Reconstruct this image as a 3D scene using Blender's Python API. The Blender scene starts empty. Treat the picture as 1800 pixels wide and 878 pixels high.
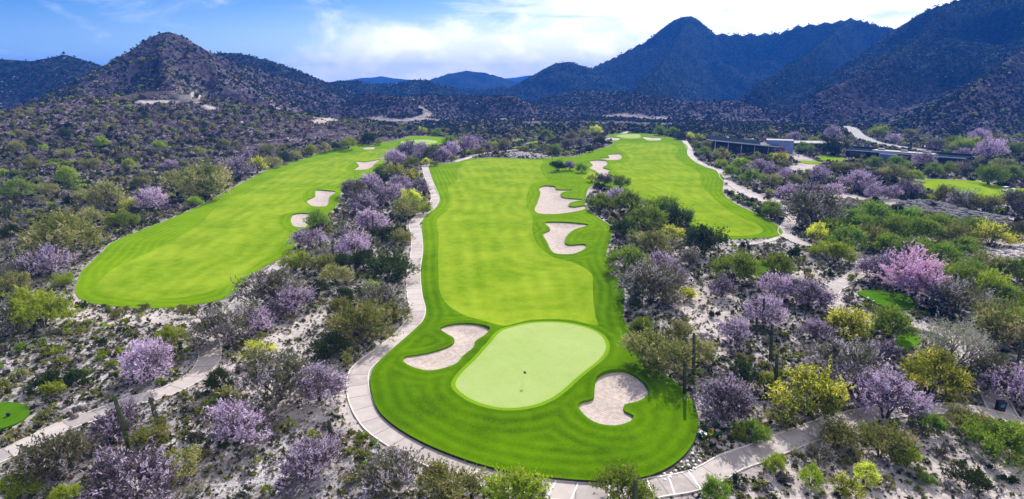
import bpy, math, random
import numpy as np
from mathutils import Vector, Matrix
from mathutils.geometry import delaunay_2d_cdt

random.seed(7)
RNG = np.random.default_rng(11)
R = math.radians
scene = bpy.context.scene
COL = scene.collection

# ------------------------------------------------------------------ camera
CAM_H, FPX, HORIZON = 40.0, 1000.0, 150.0
PITCH = math.atan((439.0 - HORIZON) / FPX)
cam_data = bpy.data.cameras.new("camera")
cam = bpy.data.objects.new("camera", cam_data)
COL.objects.link(cam)
cam.location = (0, 0, CAM_H)
cam.rotation_euler = (R(90) - PITCH, 0, 0)
cam_data.sensor_width = 36
cam_data.lens = 36 * FPX / 1800
cam_data.clip_start = 0.5
cam_data.clip_end = 60000
scene.camera = cam

# ------------------------------------------------------------------ sun, sky, exposure
SUN_EL, SUN_AZ = R(37), R(13)
sun_dir = Vector((math.sin(SUN_AZ) * math.cos(SUN_EL), math.cos(SUN_AZ) * math.cos(SUN_EL), math.sin(SUN_EL)))
sd = bpy.data.lights.new("sun", 'SUN')
sd.energy = 5.0
sd.angle = R(0.5)
sd.color = (1.0, 0.955, 0.89)
sun = bpy.data.objects.new("sun", sd)
COL.objects.link(sun)
sun.rotation_euler = (-sun_dir).to_track_quat('-Z', 'Y').to_euler()
scene.view_settings.view_transform = 'Standard'
scene.view_settings.look = 'None'
scene.view_settings.exposure = 0.42
scene.view_settings.gamma = 1
scene.cycles.volume_bounces = 0
scene.cycles.max_bounces = 5
scene.cycles.diffuse_bounces = 2
scene.cycles.transmission_bounces = 3
scene.cycles.transparent_max_bounces = 6
scene.cycles.use_denoising = True

world = bpy.data.worlds.new("World")
scene.world = world
world.use_nodes = True
nt = world.node_tree
nt.nodes.clear()
def N(t, kind, **kw):
    n = t.nodes.new(kind)
    for k, v in kw.items():
        if k == 'ins':
            for kk, vv in v.items():
                n.inputs[kk].default_value = vv
        else:
            setattr(n, k, v)
    return n
def L(t, a, b):
    t.links.new(a, b)
def mth(t, op, a, b=None, c=None, clamp=False):
    n = t.nodes.new('ShaderNodeMath'); n.operation = op; n.use_clamp = clamp
    for i, v in enumerate((a, b, c)):
        if v is None: continue
        if isinstance(v, (int, float)): n.inputs[i].default_value = v
        else: t.links.new(v, n.inputs[i])
    return n.outputs[0]
def mixc(t, fac, a, b, blend='MIX'):
    n = t.nodes.new('ShaderNodeMix'); n.data_type = 'RGBA'; n.blend_type = blend
    for sock, v in ((n.inputs['Factor'], fac), (n.inputs[6], a), (n.inputs[7], b)):
        if isinstance(v, (int, float)): sock.default_value = v
        elif isinstance(v, tuple): sock.default_value = v if len(v) == 4 else (*v, 1)
        else: t.links.new(v, sock)
    return n.outputs[2]
def smooth(t, x, lo, hi):
    n = t.nodes.new('ShaderNodeMapRange'); n.interpolation_type = 'SMOOTHSTEP'
    t.links.new(x, n.inputs[0]); n.inputs[1].default_value = lo; n.inputs[2].default_value = hi
    return n.outputs[0]
def noise(t, vec, scale, detail=4, rough=0.55, dist=0.0):
    n = t.nodes.new('ShaderNodeTexNoise')
    n.inputs['Scale'].default_value = scale; n.inputs['Detail'].default_value = detail
    n.inputs['Roughness'].default_value = rough; n.inputs['Distortion'].default_value = dist
    if vec is not None: t.links.new(vec, n.inputs['Vector'])
    return n.outputs['Fac']

wo = N(nt, 'ShaderNodeOutputWorld')
bg = N(nt, 'ShaderNodeBackground', ins={'Strength': 0.046})
sky = N(nt, 'ShaderNodeTexSky')
sky.sky_type = 'NISHITA'
sky.sun_disc = False
sky.sun_elevation = SUN_EL
sky.sun_rotation = SUN_AZ
sky.altitude = 700
sky.air_density = 1.0
sky.dust_density = 0.35
sky.ozone_density = 1.6
tc = N(nt, 'ShaderNodeTexCoord')
sep = N(nt, 'ShaderNodeSeparateXYZ'); L(nt, tc.outputs['Generated'], sep.inputs[0])
dx, dy, dz = sep.outputs
az = mth(nt, 'ARCTAN2', dx, dy)
el = mth(nt, 'ARCSINE', dz)
# deeper, more saturated blue away from the sun
away = smooth(nt, mth(nt, 'SUBTRACT', mth(nt, 'MULTIPLY', el, 1.6), mth(nt, 'MULTIPLY', az, 0.62)), -0.15, 0.85)
tint = mixc(nt, away, (1.5, 1.75, 1.9, 1), (0.02, 0.68, 1.75, 1))
base_sky = mixc(nt, 1.0, sky.outputs[0], tint, 'MULTIPLY')
# clouds on a high plane
den = mth(nt, 'ADD', mth(nt, 'MAXIMUM', dz, 0.0), 0.09)
cu = mth(nt, 'DIVIDE', dx, den); cv = mth(nt, 'DIVIDE', dy, den)
comb = N(nt, 'ShaderNodeCombineXYZ'); L(nt, mth(nt, 'MULTIPLY', cu, 0.8), comb.inputs[0]); L(nt, mth(nt, 'MULTIPLY', cv, 1.0), comb.inputs[1])
cirrus = noise(nt, comb.outputs[0], 0.8, 9, 0.62, 0.7)
comb2 = N(nt, 'ShaderNodeCombineXYZ'); L(nt, az, comb2.inputs[0]); L(nt, mth(nt, 'MULTIPLY', el, 1.7), comb2.inputs[1])
cumul = noise(nt, comb2.outputs[0], 7.0, 9, 0.55, 0.25)
# cover grows towards the right and towards the horizon
rightw = smooth(nt, az, -0.25, 0.25)
hi_w = mth(nt, 'MULTIPLY', rightw, smooth(nt, el, 0.02, 0.11))
c1 = mth(nt, 'MULTIPLY', smooth(nt, mth(nt, 'ADD', cirrus, mth(nt, 'MULTIPLY', rightw, 0.22)), 0.50, 0.66), hi_w)
low = mth(nt, 'MULTIPLY', smooth(nt, az, -0.46, -0.12), mth(nt, 'SUBTRACT', 1.0, smooth(nt, el, 0.055, 0.135)))
c2 = smooth(nt, mth(nt, 'ADD', cumul, mth(nt, 'MULTIPLY', low, 0.40)), 0.56, 0.86)
thin = mth(nt, 'MULTIPLY', smooth(nt, cirrus, 0.52, 0.78), 0.25)
cov = mth(nt, 'MAXIMUM', mth(nt, 'MULTIPLY', c1, 0.92), mth(nt, 'MAXIMUM', mth(nt, 'MULTIPLY', c2, 0.85), thin), clamp=True)
ccol = mixc(nt, smooth(nt, noise(nt, comb2.outputs[0], 15, 5, 0.55), 0.42, 0.62), (27.0, 27.0, 27.0, 1), (34.0, 32.5, 31.0, 1))
glow = mth(nt, 'MULTIPLY', mth(nt, 'SUBTRACT', 1.0, smooth(nt, el, -0.02, 0.15)), mth(nt, 'ADD', 0.36, mth(nt, 'MULTIPLY', smooth(nt, az, -0.70, -0.05), 0.55)))
veil = mixc(nt, glow, base_sky, (24.0, 27.0, 25.0, 1))
L(nt, mixc(nt, cov, veil, ccol), bg.inputs['Color'])
L(nt, bg.outputs[0], wo.inputs['Surface'])

# ------------------------------------------------------------------ helpers: noise, pixel rays
def _hash(ix, iy, seed):
    h = (ix.astype(np.int64) * 374761393 + iy.astype(np.int64) * 668265263 + seed * 1442695041) & 0xFFFFFFFF
    h = ((h ^ (h >> 13)) * 1274126177) & 0xFFFFFFFF
    h = h ^ (h >> 16)
    return (h & 0xFFFF).astype(np.float32) / 65535.0
def vnoise(x, y, seed=0):
    ix = np.floor(x); iy = np.floor(y)
    fx = x - ix; fy = y - iy
    fx = fx * fx * fx * (fx * (fx * 6 - 15) + 10); fy = fy * fy * fy * (fy * (fy * 6 - 15) + 10)
    ix = ix.astype(np.int64); iy = iy.astype(np.int64)
    a = _hash(ix, iy, seed); b = _hash(ix + 1, iy, seed); c = _hash(ix, iy + 1, seed); d = _hash(ix + 1, iy + 1, seed)
    return (a + (b - a) * fx + (c - a) * fy + (a - b - c + d) * fx * fy) * 2 - 1
def fbm(x, y, wl, octv=4, seed=0, gain=0.5):
    s = 0; a = 1.0; t = 0
    for o in range(octv):
        s = s + a * vnoise(x / wl + 17.3 * o, y / wl - 9.1 * o, seed + o)
        t += a; a *= gain; wl *= 0.5
    return s / t
def sstep(x, a, b):
    t = np.clip((x - a) / (b - a), 0, 1)
    return t * t * (3 - 2 * t)

CP, SP = math.cos(PITCH), math.sin(PITCH)
def ray(px, py):
    a = (np.asarray(px, float) - 900.0) / FPX; b = (439.0 - np.asarray(py, float)) / FPX
    return a, CP + SP * b, -SP + CP * b          # direction with unit depth
def at_depth(px, py, Y):
    """the place seen at a pixel of the photograph at ground distance Y"""
    a, dyy, dzz = ray(px, py)
    t = Y / dyy
    return float(a * t), float(Y), float(CAM_H + dzz * t)

# ------------------------------------------------------------------ terrain: ridges
RIDGES = []   # (points, width, exponent, spur strength)
def ridge(pts, w, ex=1.25, spur=0.3, seed=1):
    RIDGES.append((np.array([at_depth(*p) for p in pts]), w, ex, spur, seed))
# left: pale spur with the cut road, the pointed hill, its shoulder and the range behind
ridge([(-260,260,230),(-60,238,270),(0,214,310),(60,194,345),(130,172,380),(180,170,410),(240,166,430),(310,164,445),(360,178,450),(400,196,455),(450,212,470)], 225, 1.3, .18, 3)
ridge([(150,134,540),(190,115,560),(215,95,570),(260,70,590),(280,60,600),(295,55,605),(310,58,608),(340,77,625),(375,93,640),(420,110,680),(470,125,720),(520,140,770),(570,150,800)], 200, 1.35, .55, 4)
ridge([(295,55,605),(285,85,560),(290,115,520),(300,145,480)], 130, 1.3, .3, 5)
ridge([(370,96,880),(390,95,880),(420,98,890),(470,108,900),(520,125,930),(560,143,960),(600,155,1000)], 260, 1.3, .35, 6)
ridge([(-260,80,900),(-120,100,870),(0,105,850),(60,108,850),(85,104,850),(115,97,850),(150,106,850),(180,117,860),(230,125,880)], 330, 1.4, .4, 7)
# low hills in the middle distance
ridge([(560,152,1150),(585,143,1180),(600,139,1200),(630,141,1220),(655,150,1240),(690,149,1260),(720,143,1280),(745,140,1300),(775,148,1320),(800,152,1330)], 170, 1.3, .4, 8)
ridge([(800,154,1500),(850,155,1520),(905,151,1500),(930,139,1480),(945,143,1480),(985,128,1500)], 230, 1.2, .4, 9)
ridge([(640,163,800),(700,168,760),(760,163,820),(840,166,840),(900,168,780)], 120, 1.4, .4, 10)
# hill behind the valley and the far ranges
ridge([(738,147,2700),(765,138,2650),(790,128,2600),(820,124,2600),(850,128,2600),(880,136,2650),(905,143,2700),(930,148,2800)], 300, 1.15, .15, 11)
ridge([(560,146,3900),(610,142,3900),(640,137,3900),(668,134,3900),(700,138,3900),(735,141,3900),(775,146,3900)], 900, 1.2, .3, 12)
ridge([(840,143,4900),(890,138,4900),(930,133,4900),(980,130,4900),(1040,128,4900),(1150,130,4900),(1260,132,4900)], 1300, 1.2, .25, 13)
# right: round knob, big peak, saddle, second peak, the near slope
ridge([(900,156,1550),(940,138,1540),(958,125,1540),(975,112,1550),(990,108,1560),(1008,109,1570),(1022,115,1580),(1040,121,1600)], 250, 1.2, .2, 14)
ridge([(1030,124,1650),(1060,110,1700),(1100,91,1750),(1135,70,1780),(1160,52,1800),(1185,35,1800),(1200,30,1800),(1215,29,1800),(1228,35,1800),(1240,48,1790),(1256,58,1780),(1300,60,1750),(1350,59,1720),(1372,58,1700),(1400,46,1680),(1430,42,1660),(1470,36,1640),(1498,30,1620),(1520,36,1600),(1545,45,1560),(1575,53,1500)], 470, 1.3, .62, 15)
ridge([(1215,29,1800),(1180,90,1500),(1150,130,1250),(1120,158,1050)], 330, 1.3, .4, 16)
ridge([(1498,30,1620),(1440,80,1350),(1380,120,1100),(1330,150,950)], 300, 1.3, .4, 17)
ridge([(1540,90,1100),(1560,66,1120),(1575,53,1130),(1590,42,1120),(1630,18,1080),(1680,0,1050),(1740,-25,1020),(1850,-60,960),(2000,-70,900),(2300,-60,850)], 480, 1.3, .58, 18)
ridge([(1680,0,1050),(1600,80,880),(1520,125,760),(1440,160,680)], 260, 1.35, .3, 19)
ridge([(1900,20,800),(1820,75,700),(1740,130,600),(1680,175,520)], 250, 1.4, .3, 20)
ridge([(1000,160,1050),(1060,163,950),(1130,168,850),(1200,175,800),(1300,178,760)], 170, 1.4, .5, 21)

def height_parts(x, y):
    x = np.asarray(x, np.float64); y = np.asarray(y, np.float64)
    out = np.zeros_like(x)
    n1 = fbm(x, y, 300, 4, 31); n2 = fbm(x, y, 110, 4, 57)
    for pts, w, ex, spur, seed in RIDGES:
        lo = pts.min(0) - w * 1.6; hi = pts.max(0) + w * 1.6
        m = (x > lo[0]) & (x < hi[0]) & (y > lo[1]) & (y < hi[1])
        if not m.any(): continue
        xs = x[m]; ys = y[m]
        best = np.zeros_like(xs)
        dmin = np.full_like(xs, 1e9)
        for a, b in zip(pts[:-1], pts[1:]):
            ab = b[:2] - a[:2]; l2 = ab @ ab
            t = np.clip(((xs - a[0]) * ab[0] + (ys - a[1]) * ab[1]) / l2, 0, 1)
            d = np.hypot(xs - a[0] - t * ab[0], ys - a[1] - t * ab[1])
            h = a[2] + t * (b[2] - a[2])
            wv = w * np.clip(h / max(1.0, pts[:, 2].max()), 0.16, 1.0)
            nn = (n1[m] + 0.5 * n2[m]) * sstep(d, 0, wv * 0.5)
            tt = np.clip(d * (1 + spur * 1.6 * np.maximum(nn + 0.35, 0)) / wv, 0, 1)
            best = np.maximum(best, np.maximum(h, 0) * (1 - tt) ** ex)
            dmin = np.minimum(dmin, d)
        gul = np.abs(fbm(xs, ys, w * 0.42, 4, seed + 40, 0.45))
        best = best * (1 - 0.55 * spur * (1 - sstep(gul, 0.0, 0.34)) * sstep(dmin, 0, w * 0.30))
        cur = out[m]
        mx = np.maximum(cur, best); mn = np.minimum(cur, best)
        out[m] = mx + 0.12 * np.maximum(mn, 0) * np.exp(-(mx - mn) / 7.0) * sstep(dmin, w * 0.05, w * 0.35) * sstep(mx, 5, 60)
    return out
def height(x, y):
    """smooth terrain height"""
    x = np.asarray(x, np.float64); y = np.asarray(y, np.float64)
    hp = height_parts(x, y)
    dist = np.hypot(x, y)
    golf = 0.35 * fbm(x, y, 46, 2, 91)
    wild = fbm(x, y, 90, 3, 77)
    amp = sstep(y, 330, 900) * 5.0 + 0.0
    out = hp + golf + wild * amp
    # foreground banks beside the left path and the right gully
    out += 1.1 * sstep(np.abs(x), 30, 60) * (1 - sstep(y, 110, 180)) * fbm(x, y, 24, 3, 5)
    return out
def ground_pts(px, py):
    px = np.atleast_1d(np.asarray(px, float)); py = np.atleast_1d(np.asarray(py, float))
    a, dyy, dzz = ray(px, py)
    T = np.geomspace(22, 3500, 900)
    X = a[:, None] * T; Y = dyy[:, None] * T; Z = CAM_H + dzz[:, None] * T
    H = height(X.ravel(), Y.ravel()).reshape(X.shape)
    below = Z < H
    i = np.argmax(below, 1); i[~below.any(1)] = len(T) - 1
    i = np.maximum(i, 1)
    r = np.arange(len(px))
    z0 = Z[r, i - 1] - H[r, i - 1]; z1 = Z[r, i] - H[r, i]
    f = np.clip(z0 / np.maximum(z0 - z1, 1e-9), 0, 1)
    t = T[i - 1] + f * (T[i] - T[i - 1])
    x = a * t; y = dyy * t
    return np.stack([x, y, height(x, y)], 1)
def G(pts):
    p = np.array(pts, float)
    return ground_pts(p[:, 0], p[:, 1])

def catmull(p, closed=True, step=1.0):
    p = np.asarray(p, float)[:, :2]; n = len(p); out = []
    rng = range(n) if closed else range(n - 1)
    for i in rng:
        if closed: p0, p1, p2, p3 = p[i - 1], p[i], p[(i + 1) % n], p[(i + 2) % n]
        else: p0, p1, p2, p3 = p[max(i - 1, 0)], p[i], p[i + 1], p[min(i + 2, n - 1)]
        d = np.linalg.norm(p2 - p1)
        k = max(1, int(round(d / step)))
        # centripetal-like: limit tangents for uneven spacing
        l0 = max(np.linalg.norm(p1 - p0), 1e-3); l2 = max(np.linalg.norm(p3 - p2), 1e-3)
        m1 = (p2 - p0) / (l0 + d) * d; m2 = (p3 - p1) / (l2 + d) * d
        for j in range(k):
            t = j / k
            out.append((2*t**3-3*t*t+1)*p1 + (t**3-2*t*t+t)*m1 + (-2*t**3+3*t*t)*p2 + (t**3-t*t)*m2)
    if not closed: out.append(p[-1])
    return np.array(out)
def inpoly(x, y, poly):
    x = np.asarray(x); y = np.asarray(y)
    inside = np.zeros(x.shape, bool)
    lo = poly.min(0); hi = poly.max(0)
    m = (x >= lo[0]) & (x <= hi[0]) & (y >= lo[1]) & (y <= hi[1])
    if not m.any(): return inside
    xs = x[m]; ys = y[m]; ins = np.zeros(xs.shape, bool)
    x1, y1 = poly[-1]
    for x2, y2 in poly:
        if y1 != y2:
            c = ((y2 > ys) != (y1 > ys)) & (xs < (x1 - x2) * (ys - y2) / (y1 - y2) + x2)
            ins ^= c
        x1, y1 = x2, y2
    inside[m] = ins
    return inside
def distline(x, y, line, closed=True, cap=25.0):
    """distance to a polyline, capped (far points are skipped)"""
    out = np.full(np.shape(x), cap)
    lo = line.min(0) - cap; hi = line.max(0) + cap
    m = (x >= lo[0]) & (x <= hi[0]) & (y >= lo[1]) & (y <= hi[1])
    if not m.any(): return out
    xs = x[m]; ys = y[m]; d2 = np.full(xs.shape, cap * cap)
    A = line; B = np.roll(line, -1, 0)
    if not closed: A = A[:-1]; B = B[:-1]
    for a, b in zip(A, B):
        ab = b - a; l2 = max(ab @ ab, 1e-9)
        t = np.clip(((xs - a[0]) * ab[0] + (ys - a[1]) * ab[1]) / l2, 0, 1)
        d2 = np.minimum(d2, (xs - a[0] - t * ab[0]) ** 2 + (ys - a[1] - t * ab[1]) ** 2)
    out[m] = np.sqrt(d2)
    return out

# ------------------------------------------------------------------ outlines traced on the ground
ROUGH_MAIN = [(757,292),(800,286),(826,280),(870,278),(925,279),(968,277),(1003,276),(1020,273),(1042,265),(1071,257),(1078,248),(1066,241),(1081,236),(1122,235),(1161,238),(1190,246),(1204,253),(1209,261),(1208,269),(1217,281),(1239,293),(1258,301),(1271,312),(1272,322),(1272,341),(1299,362),(1337,379),(1364,396),(1376,409),(1364,417),(1330,420),(1279,421),(1240,412),(1205,392),(1160,372),(1110,350),(1066,330),(1042,326),(1030,345),(1030,365),(1050,382),(1074,400),(1071,430),(1066,447),(1073,471),(1096,505),(1098,530),(1096,560),(1110,589),(1124,618),(1150,648),(1183,672),(1205,694),(1222,718),(1228,745),(1224,770),(1210,796),(1182,822),(1145,840),(1100,848),(1040,850),(950,842),(870,828),(800,806),(735,778),(690,750),(665,725),(655,700),(651,678),(653,660),(662,643),(680,626),(702,606),(727,583),(743,566),(749,552),(745,535),(740,510),(739,480),(742,450),(744,430),(742,405),(743,388),(751,377),(764,368),(772,358),(772,348),(766,335),(762,320),(757,305)]
FAIR_MAIN = [(805,300),(803,318),(788,330),(791,352),(786,370),(768,387),(771,417),(770,450),(771,485),(773,512),(786,536),(812,553),(850,568),(884,579),(905,573),(935,566),(1000,566),(1050,576),(1047,560),(1043,530),(1042,499),(1039,481),(1012,464),(969,451),(945,430),(936,406),(936,382),(925,362),(928,338),(937,323),(962,318),(954,307),(949,294),(953,282),(925,281),(870,280),(826,283)]
GREEN_MAIN = [(801,685),(810,665),(835,640),(861,611),(882,589),(915,576),(955,571),(998,573),(1038,584),(1060,600),(1064,622),(1045,647),(1009,676),(973,705),(933,721),(890,725),(853,719),(821,705)]
FAIR_RIGHT = [(1088,254),(1139,252),(1177,253),(1191,262),(1187,276),(1200,287),(1227,302),(1233,324),(1253,348),(1289,376),(1338,400),(1335,411),(1300,416),(1255,412),(1205,388),(1160,368),(1118,346),(1100,325),(1097,313),(1079,300),(1075,290),(1103,284),(1106,276),(1096,268),(1086,262)]
GREEN_RIGHT = [(1084,241),(1092,238),(1120,237),(1126,241),(1120,244),(1100,244)]
ROUGH_LEFT = [(600,260),(630,255),(677,250),(706,245),(737,240),(762,240),(783,243),(781,252),(754,258),(725,258),(703,262),(694,274),(686,281),(670,292),(658,303),(643,313),(622,320),(605,330),(598,345),(592,362),(576,378),(545,402),(526,418),(519,432),(502,451),(478,463),(454,477),(430,495),(410,519),(385,529),(359,534),(307,541),(246,543),(191,538),(152,531),(133,516),(137,492),(150,471),(175,448),(198,427),(246,406),(290,389),(335,370),(362,357),(396,338),(441,314),(468,300),(500,289),(533,280),(570,266)]
FAIR_LEFT = [(668,262),(690,265),(690,271),(672,285),(655,291),(640,283),(620,287),(608,300),(622,304),(620,314),(594,325),(560,329),(538,338),(532,352),(545,366),(520,373),(494,379),(490,395),(512,412),(506,424),(478,446),(437,476),(403,502),(342,519),(273,528),(215,526),(180,515),(170,503),(190,480),(222,461),(290,430),(352,394),(376,369),(415,345),(454,324),(512,297),(560,283),(600,275),(640,267)]
GREEN_LEFT = [(705,250),(722,248),(752,247),(768,249),(760,254),(735,256),(712,255)]
BUNKERS = [
 ([(774,582),(803,574),(839,575),(861,583),(853,596),(836,607),(832,618),(814,632),(803,645),(781,653),(756,656),(727,650),(710,640),(712,631),(738,627),(770,620),(796,609),(798,600),(785,592)], 'pale curved sand bunker on the left of the flagged green', 1.0, 0),
 ([(1018,724),(1016,717),(1026,711),(1042,707),(1045,690),(1049,672),(1067,662),(1096,660),(1121,671),(1139,690),(1137,702),(1118,712),(1097,717),(1098,728),(1113,735),(1107,746),(1082,753),(1053,750),(1032,739)], 'kidney shaped sand bunker on the right of the flagged green', 1.0, 0),
 ([(948,333),(958,329),(974,330),(978,335),(988,336),(1006,336),(987,341),(988,348),(1003,350),(1024,352),(1003,357),(1000,363),(1010,364),(1028,362),(1026,369),(1003,374),(976,377),(948,376),(940,369),(945,355),(950,341)], 'large sand bunker with grass fingers beside the middle fairway', 1.2, 0),
 ([(959,394),(980,393),(1003,394),(1034,398),(1010,406),(996,417),(993,427),(1000,431),(1027,430),(1028,438),(1007,447),(979,447),(969,441),(962,427),(955,413),(967,406)], 'notched sand bunker nearer the flagged green beside the middle fairway', 1.2, 0),
 ([(1037,285),(1050,283),(1064,284),(1067,291),(1060,296),(1071,299),(1069,305),(1078,310),(1090,311),(1086,315),(1069,314),(1054,308),(1047,301),(1036,296),(1042,292)], 'long sand bunker behind small round tree between the fairways', 1.0, 0),
 ([(1070,273),(1088,272),(1093,277),(1088,281),(1071,282),(1055,278),(1070,278)], 'small sand bunker on the near left side of right fairway', 0.9, 0),
 ([(1070,243),(1088,243),(1086,247),(1073,247)], 'tiny sand bunker left of the far right green', 0.7, 0),
 ([(1130,241),(1148,243),(1160,243),(1160,247),(1139,247)], 'small forked sand bunker right of the far right green', 0.7, 0),
 ([(557,336),(575,337),(590,339),(580,347),(573,363),(550,363),(540,353),(553,347)], 'sand bunker with curved edge on right of left fairway', 1.0, 1),
 ([(514,380),(530,377),(547,379),(543,389),(536,400),(516,398)], 'small rounded sand bunker nearest the camera on left fairway', 0.9, 1),
 ([(627,285),(643,286),(667,282),(660,288),(646,298),(624,299),(631,292)], 'sand bunker in the upper part of left fairway', 0.9, 1),
 ([(639,260),(658,259),(656,263),(641,263)], 'tiny sand bunker short of the far left green', 0.7, 1),
]
TEES = [
 ([(-60,745),(-30,718),(0,710),(30,711),(50,718),(50,733),(30,747),(0,757),(-40,765)], 'dark green oval tee lawn at the left edge beside the path', 0),
 ([(1507,516),(1528,512),(1569,514),(1603,526),(1612,540),(1593,546),(1562,543),(1528,529)], 'oval tee lawn under pink flowering tree beside the right path', 0),
 ([(1569,603),(1598,586),(1620,596),(1606,612),(1585,617)], 'small tee lawn half hidden behind the lime green tree', 0),
 ([(1320,461),(1337,459),(1362,463),(1350,475),(1333,488),(1323,480)], 'small tee lawn between grey green trees below right fairway', 0),
 ([(1595,324),(1637,316),(1695,320),(1747,330),(1774,341),(1760,355),(1712,350),(1644,337)], 'wide pale tee lawn near the right edge beyond the rocks', 1),
 ([(1672,317),(1720,320),(1770,331),(1810,333),(1850,350),(1790,347),(1760,337)], 'narrow green strip behind the wide pale tee lawn', 1),
 ([(1402,283),(1429,284),(1450,288),(1420,289)], 'thin green practice strip in front of the clubhouse trees', 1),
 ([(1431,276),(1455,275),(1487,280),(1487,285),(1450,283)], 'second green practice strip close to the low clubhouse wing', 1),
 ([(903,247),(917,245),(921,248),(906,250)], 'small far tee lawn on the left of three', 1),
 ([(930,252),(944,249),(948,252),(934,255)], 'small far tee lawn on the right of three', 1),
 ([(905,259),(925,258),(928,261),(908,262)], 'small far tee lawn nearest of three', 1),
]
PATHS = [
 ('cart_path', [(1105,232),(1000,262),(905,264),(880,268),(850,270),(820,279),(790,286),(752,290),(749,300),(755,320),(761,335),(765,350),(756,366),(740,380),(728,394),(732,412),(733,440),(727,480),(729,520),(734,548),(727,566),(705,592),(670,620),(643,640),(630,658),(630,690),(640,718),(662,748),(702,776),(742,797),(800,821),(870,844),(950,858),(1050,868),(1110,865),(1160,856),(1200,850),(1240,838),(1287,812),(1320,801),(1400,770),(1460,748),(1526,730),(1600,721),(1700,721),(1800,745),(1900,780)], 2.75, 'pale concrete cart path curving around the flagged green and middle fairway'),
 ('cart_path', [(1203,247),(1212,262),(1216,276),(1240,292),(1264,300),(1275,316),(1302,336),(1330,349),(1355,357),(1378,365),(1391,374),(1389,390),(1378,408),(1400,424),(1440,436),(1480,443),(1505,448),(1518,460),(1516,474),(1492,492),(1466,506),(1458,522),(1472,540),(1497,553),(1530,564),(1570,570),(1620,575),(1665,588),(1700,615),(1725,650),(1745,690),(1765,730)], 3.0, 'pale cart path winding down the right side past the tee lawns'),
 ('cart_path', [(-120,850),(0,803),(60,775),(110,750),(160,733),(230,707),(290,690),(325,674),(352,655),(368,632),(368,610),(361,592),(370,574),(390,560),(415,542),(440,512),(478,478),(515,450)], 3.0, 'pale cart path climbing from lower left towards the left fairway'),
 ('footpath', [(1382,412),(1350,424),(1310,430),(1268,430)], 1.6, 'narrow pale path along the near tip of right fairway'),
]
ROADS = [
 ('road', [(1484,222),(1500,229),(1512,240),(1535,250),(1570,257),(1610,263),(1650,269),(1700,276)], 8.0, 'grey asphalt road bending down to the clubhouse entrance'),
]
TRACKS = [  # pale washes and gravel, (polyline, half width in metres)
 ([(560,215),(640,211),(700,212),(760,211),(830,210),(900,210),(960,210)], 6),
 ([(742,190),(752,199),(740,206),(730,211)], 5),
 ([(1000,208),(1050,207),(1090,203),(1130,206),(1170,209)], 8),
 ([(490,192),(520,200),(560,208),(600,214)], 5),
 ([(250,180),(300,178),(345,180),(370,190)], 3.5),
 ([(380,650),(560,720),(600,690)], 3), ([(640,760),(600,700),(610,650)], 2.5),
 ([(1450,830),(1600,860),(1750,850)], 9), ([(1240,600),(1230,560),(1250,520)], 5), ([(1290,330),(1320,345),(1350,352)], 5),
 ([(1480,345),(1560,355),(1620,362),(1700,375),(1760,385)], 6), ([(1740,430),(1800,450),(1850,470)], 9),
 ([(1500,232),(1488,227)], 3), ([(1575,250),(1640,260)], 3), ([(1380,268),(1420,285),(1400,300)], 5),
 ([(130,520),(120,545),(160,560),(250,560),(340,560)], 3.0), ([(200,445),(260,410),(330,380)], 3.0),
 ([(520,620),(480,600),(560,560)], 3.0), ([(1380,470),(1440,500),(1420,480)], 4),
]
def outline(px, step=1.0):
    return catmull(G(px)[:, :2], True, step)
MAIN = dict(rough=outline(ROUGH_MAIN, 1.4), fair=[outline(FAIR_MAIN, 1.4), outline(FAIR_RIGHT, 1.6)], green=[outline(GREEN_MAIN, 0.8), outline(GREEN_RIGHT, 1.5)],
            bunk=[(outline(b[0], 0.6), b[1], b[2]) for b in BUNKERS if b[3] == 0])
LEFT = dict(rough=outline(ROUGH_LEFT, 1.4), fair=[outline(FAIR_LEFT, 1.5)], green=[outline(GREEN_LEFT, 1.5)],
            bunk=[(outline(b[0], 0.8), b[1], b[2]) for b in BUNKERS if b[3] == 1])
TEE_POLYS = [(outline(t[0], 0.8), t[1], t[2]) for t in TEES]
def widths(line, w):
    return line, w
PATH_LINES = []
for nm, px, w, lab in PATHS + ROADS:
    c = catmull(G(px)[:, :2], False, 1.2)
    PATH_LINES.append((nm, c, w, lab))
TRACK_LINES = [(catmull(G(p)[:, :2], False, 4.0), w) for p, w in TRACKS]
ALL_TURF = [MAIN['rough'], LEFT['rough']] + [t[0] for t in TEE_POLYS]

def clear_dist(x, y, cap=25.0):
    """signed clearance from turf, paths and roads: negative inside"""
    d = np.full(np.shape(x), cap)
    for p in ALL_TURF:
        dd = distline(x, y, p, True, cap)
        ins = inpoly(x, y, p)
        d = np.minimum(d, np.where(ins, -dd, dd))
    for nm, c, w, lab in PATH_LINES:
        d = np.minimum(d, distline(x, y, c, False, cap) - w / 2)
    return d

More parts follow.
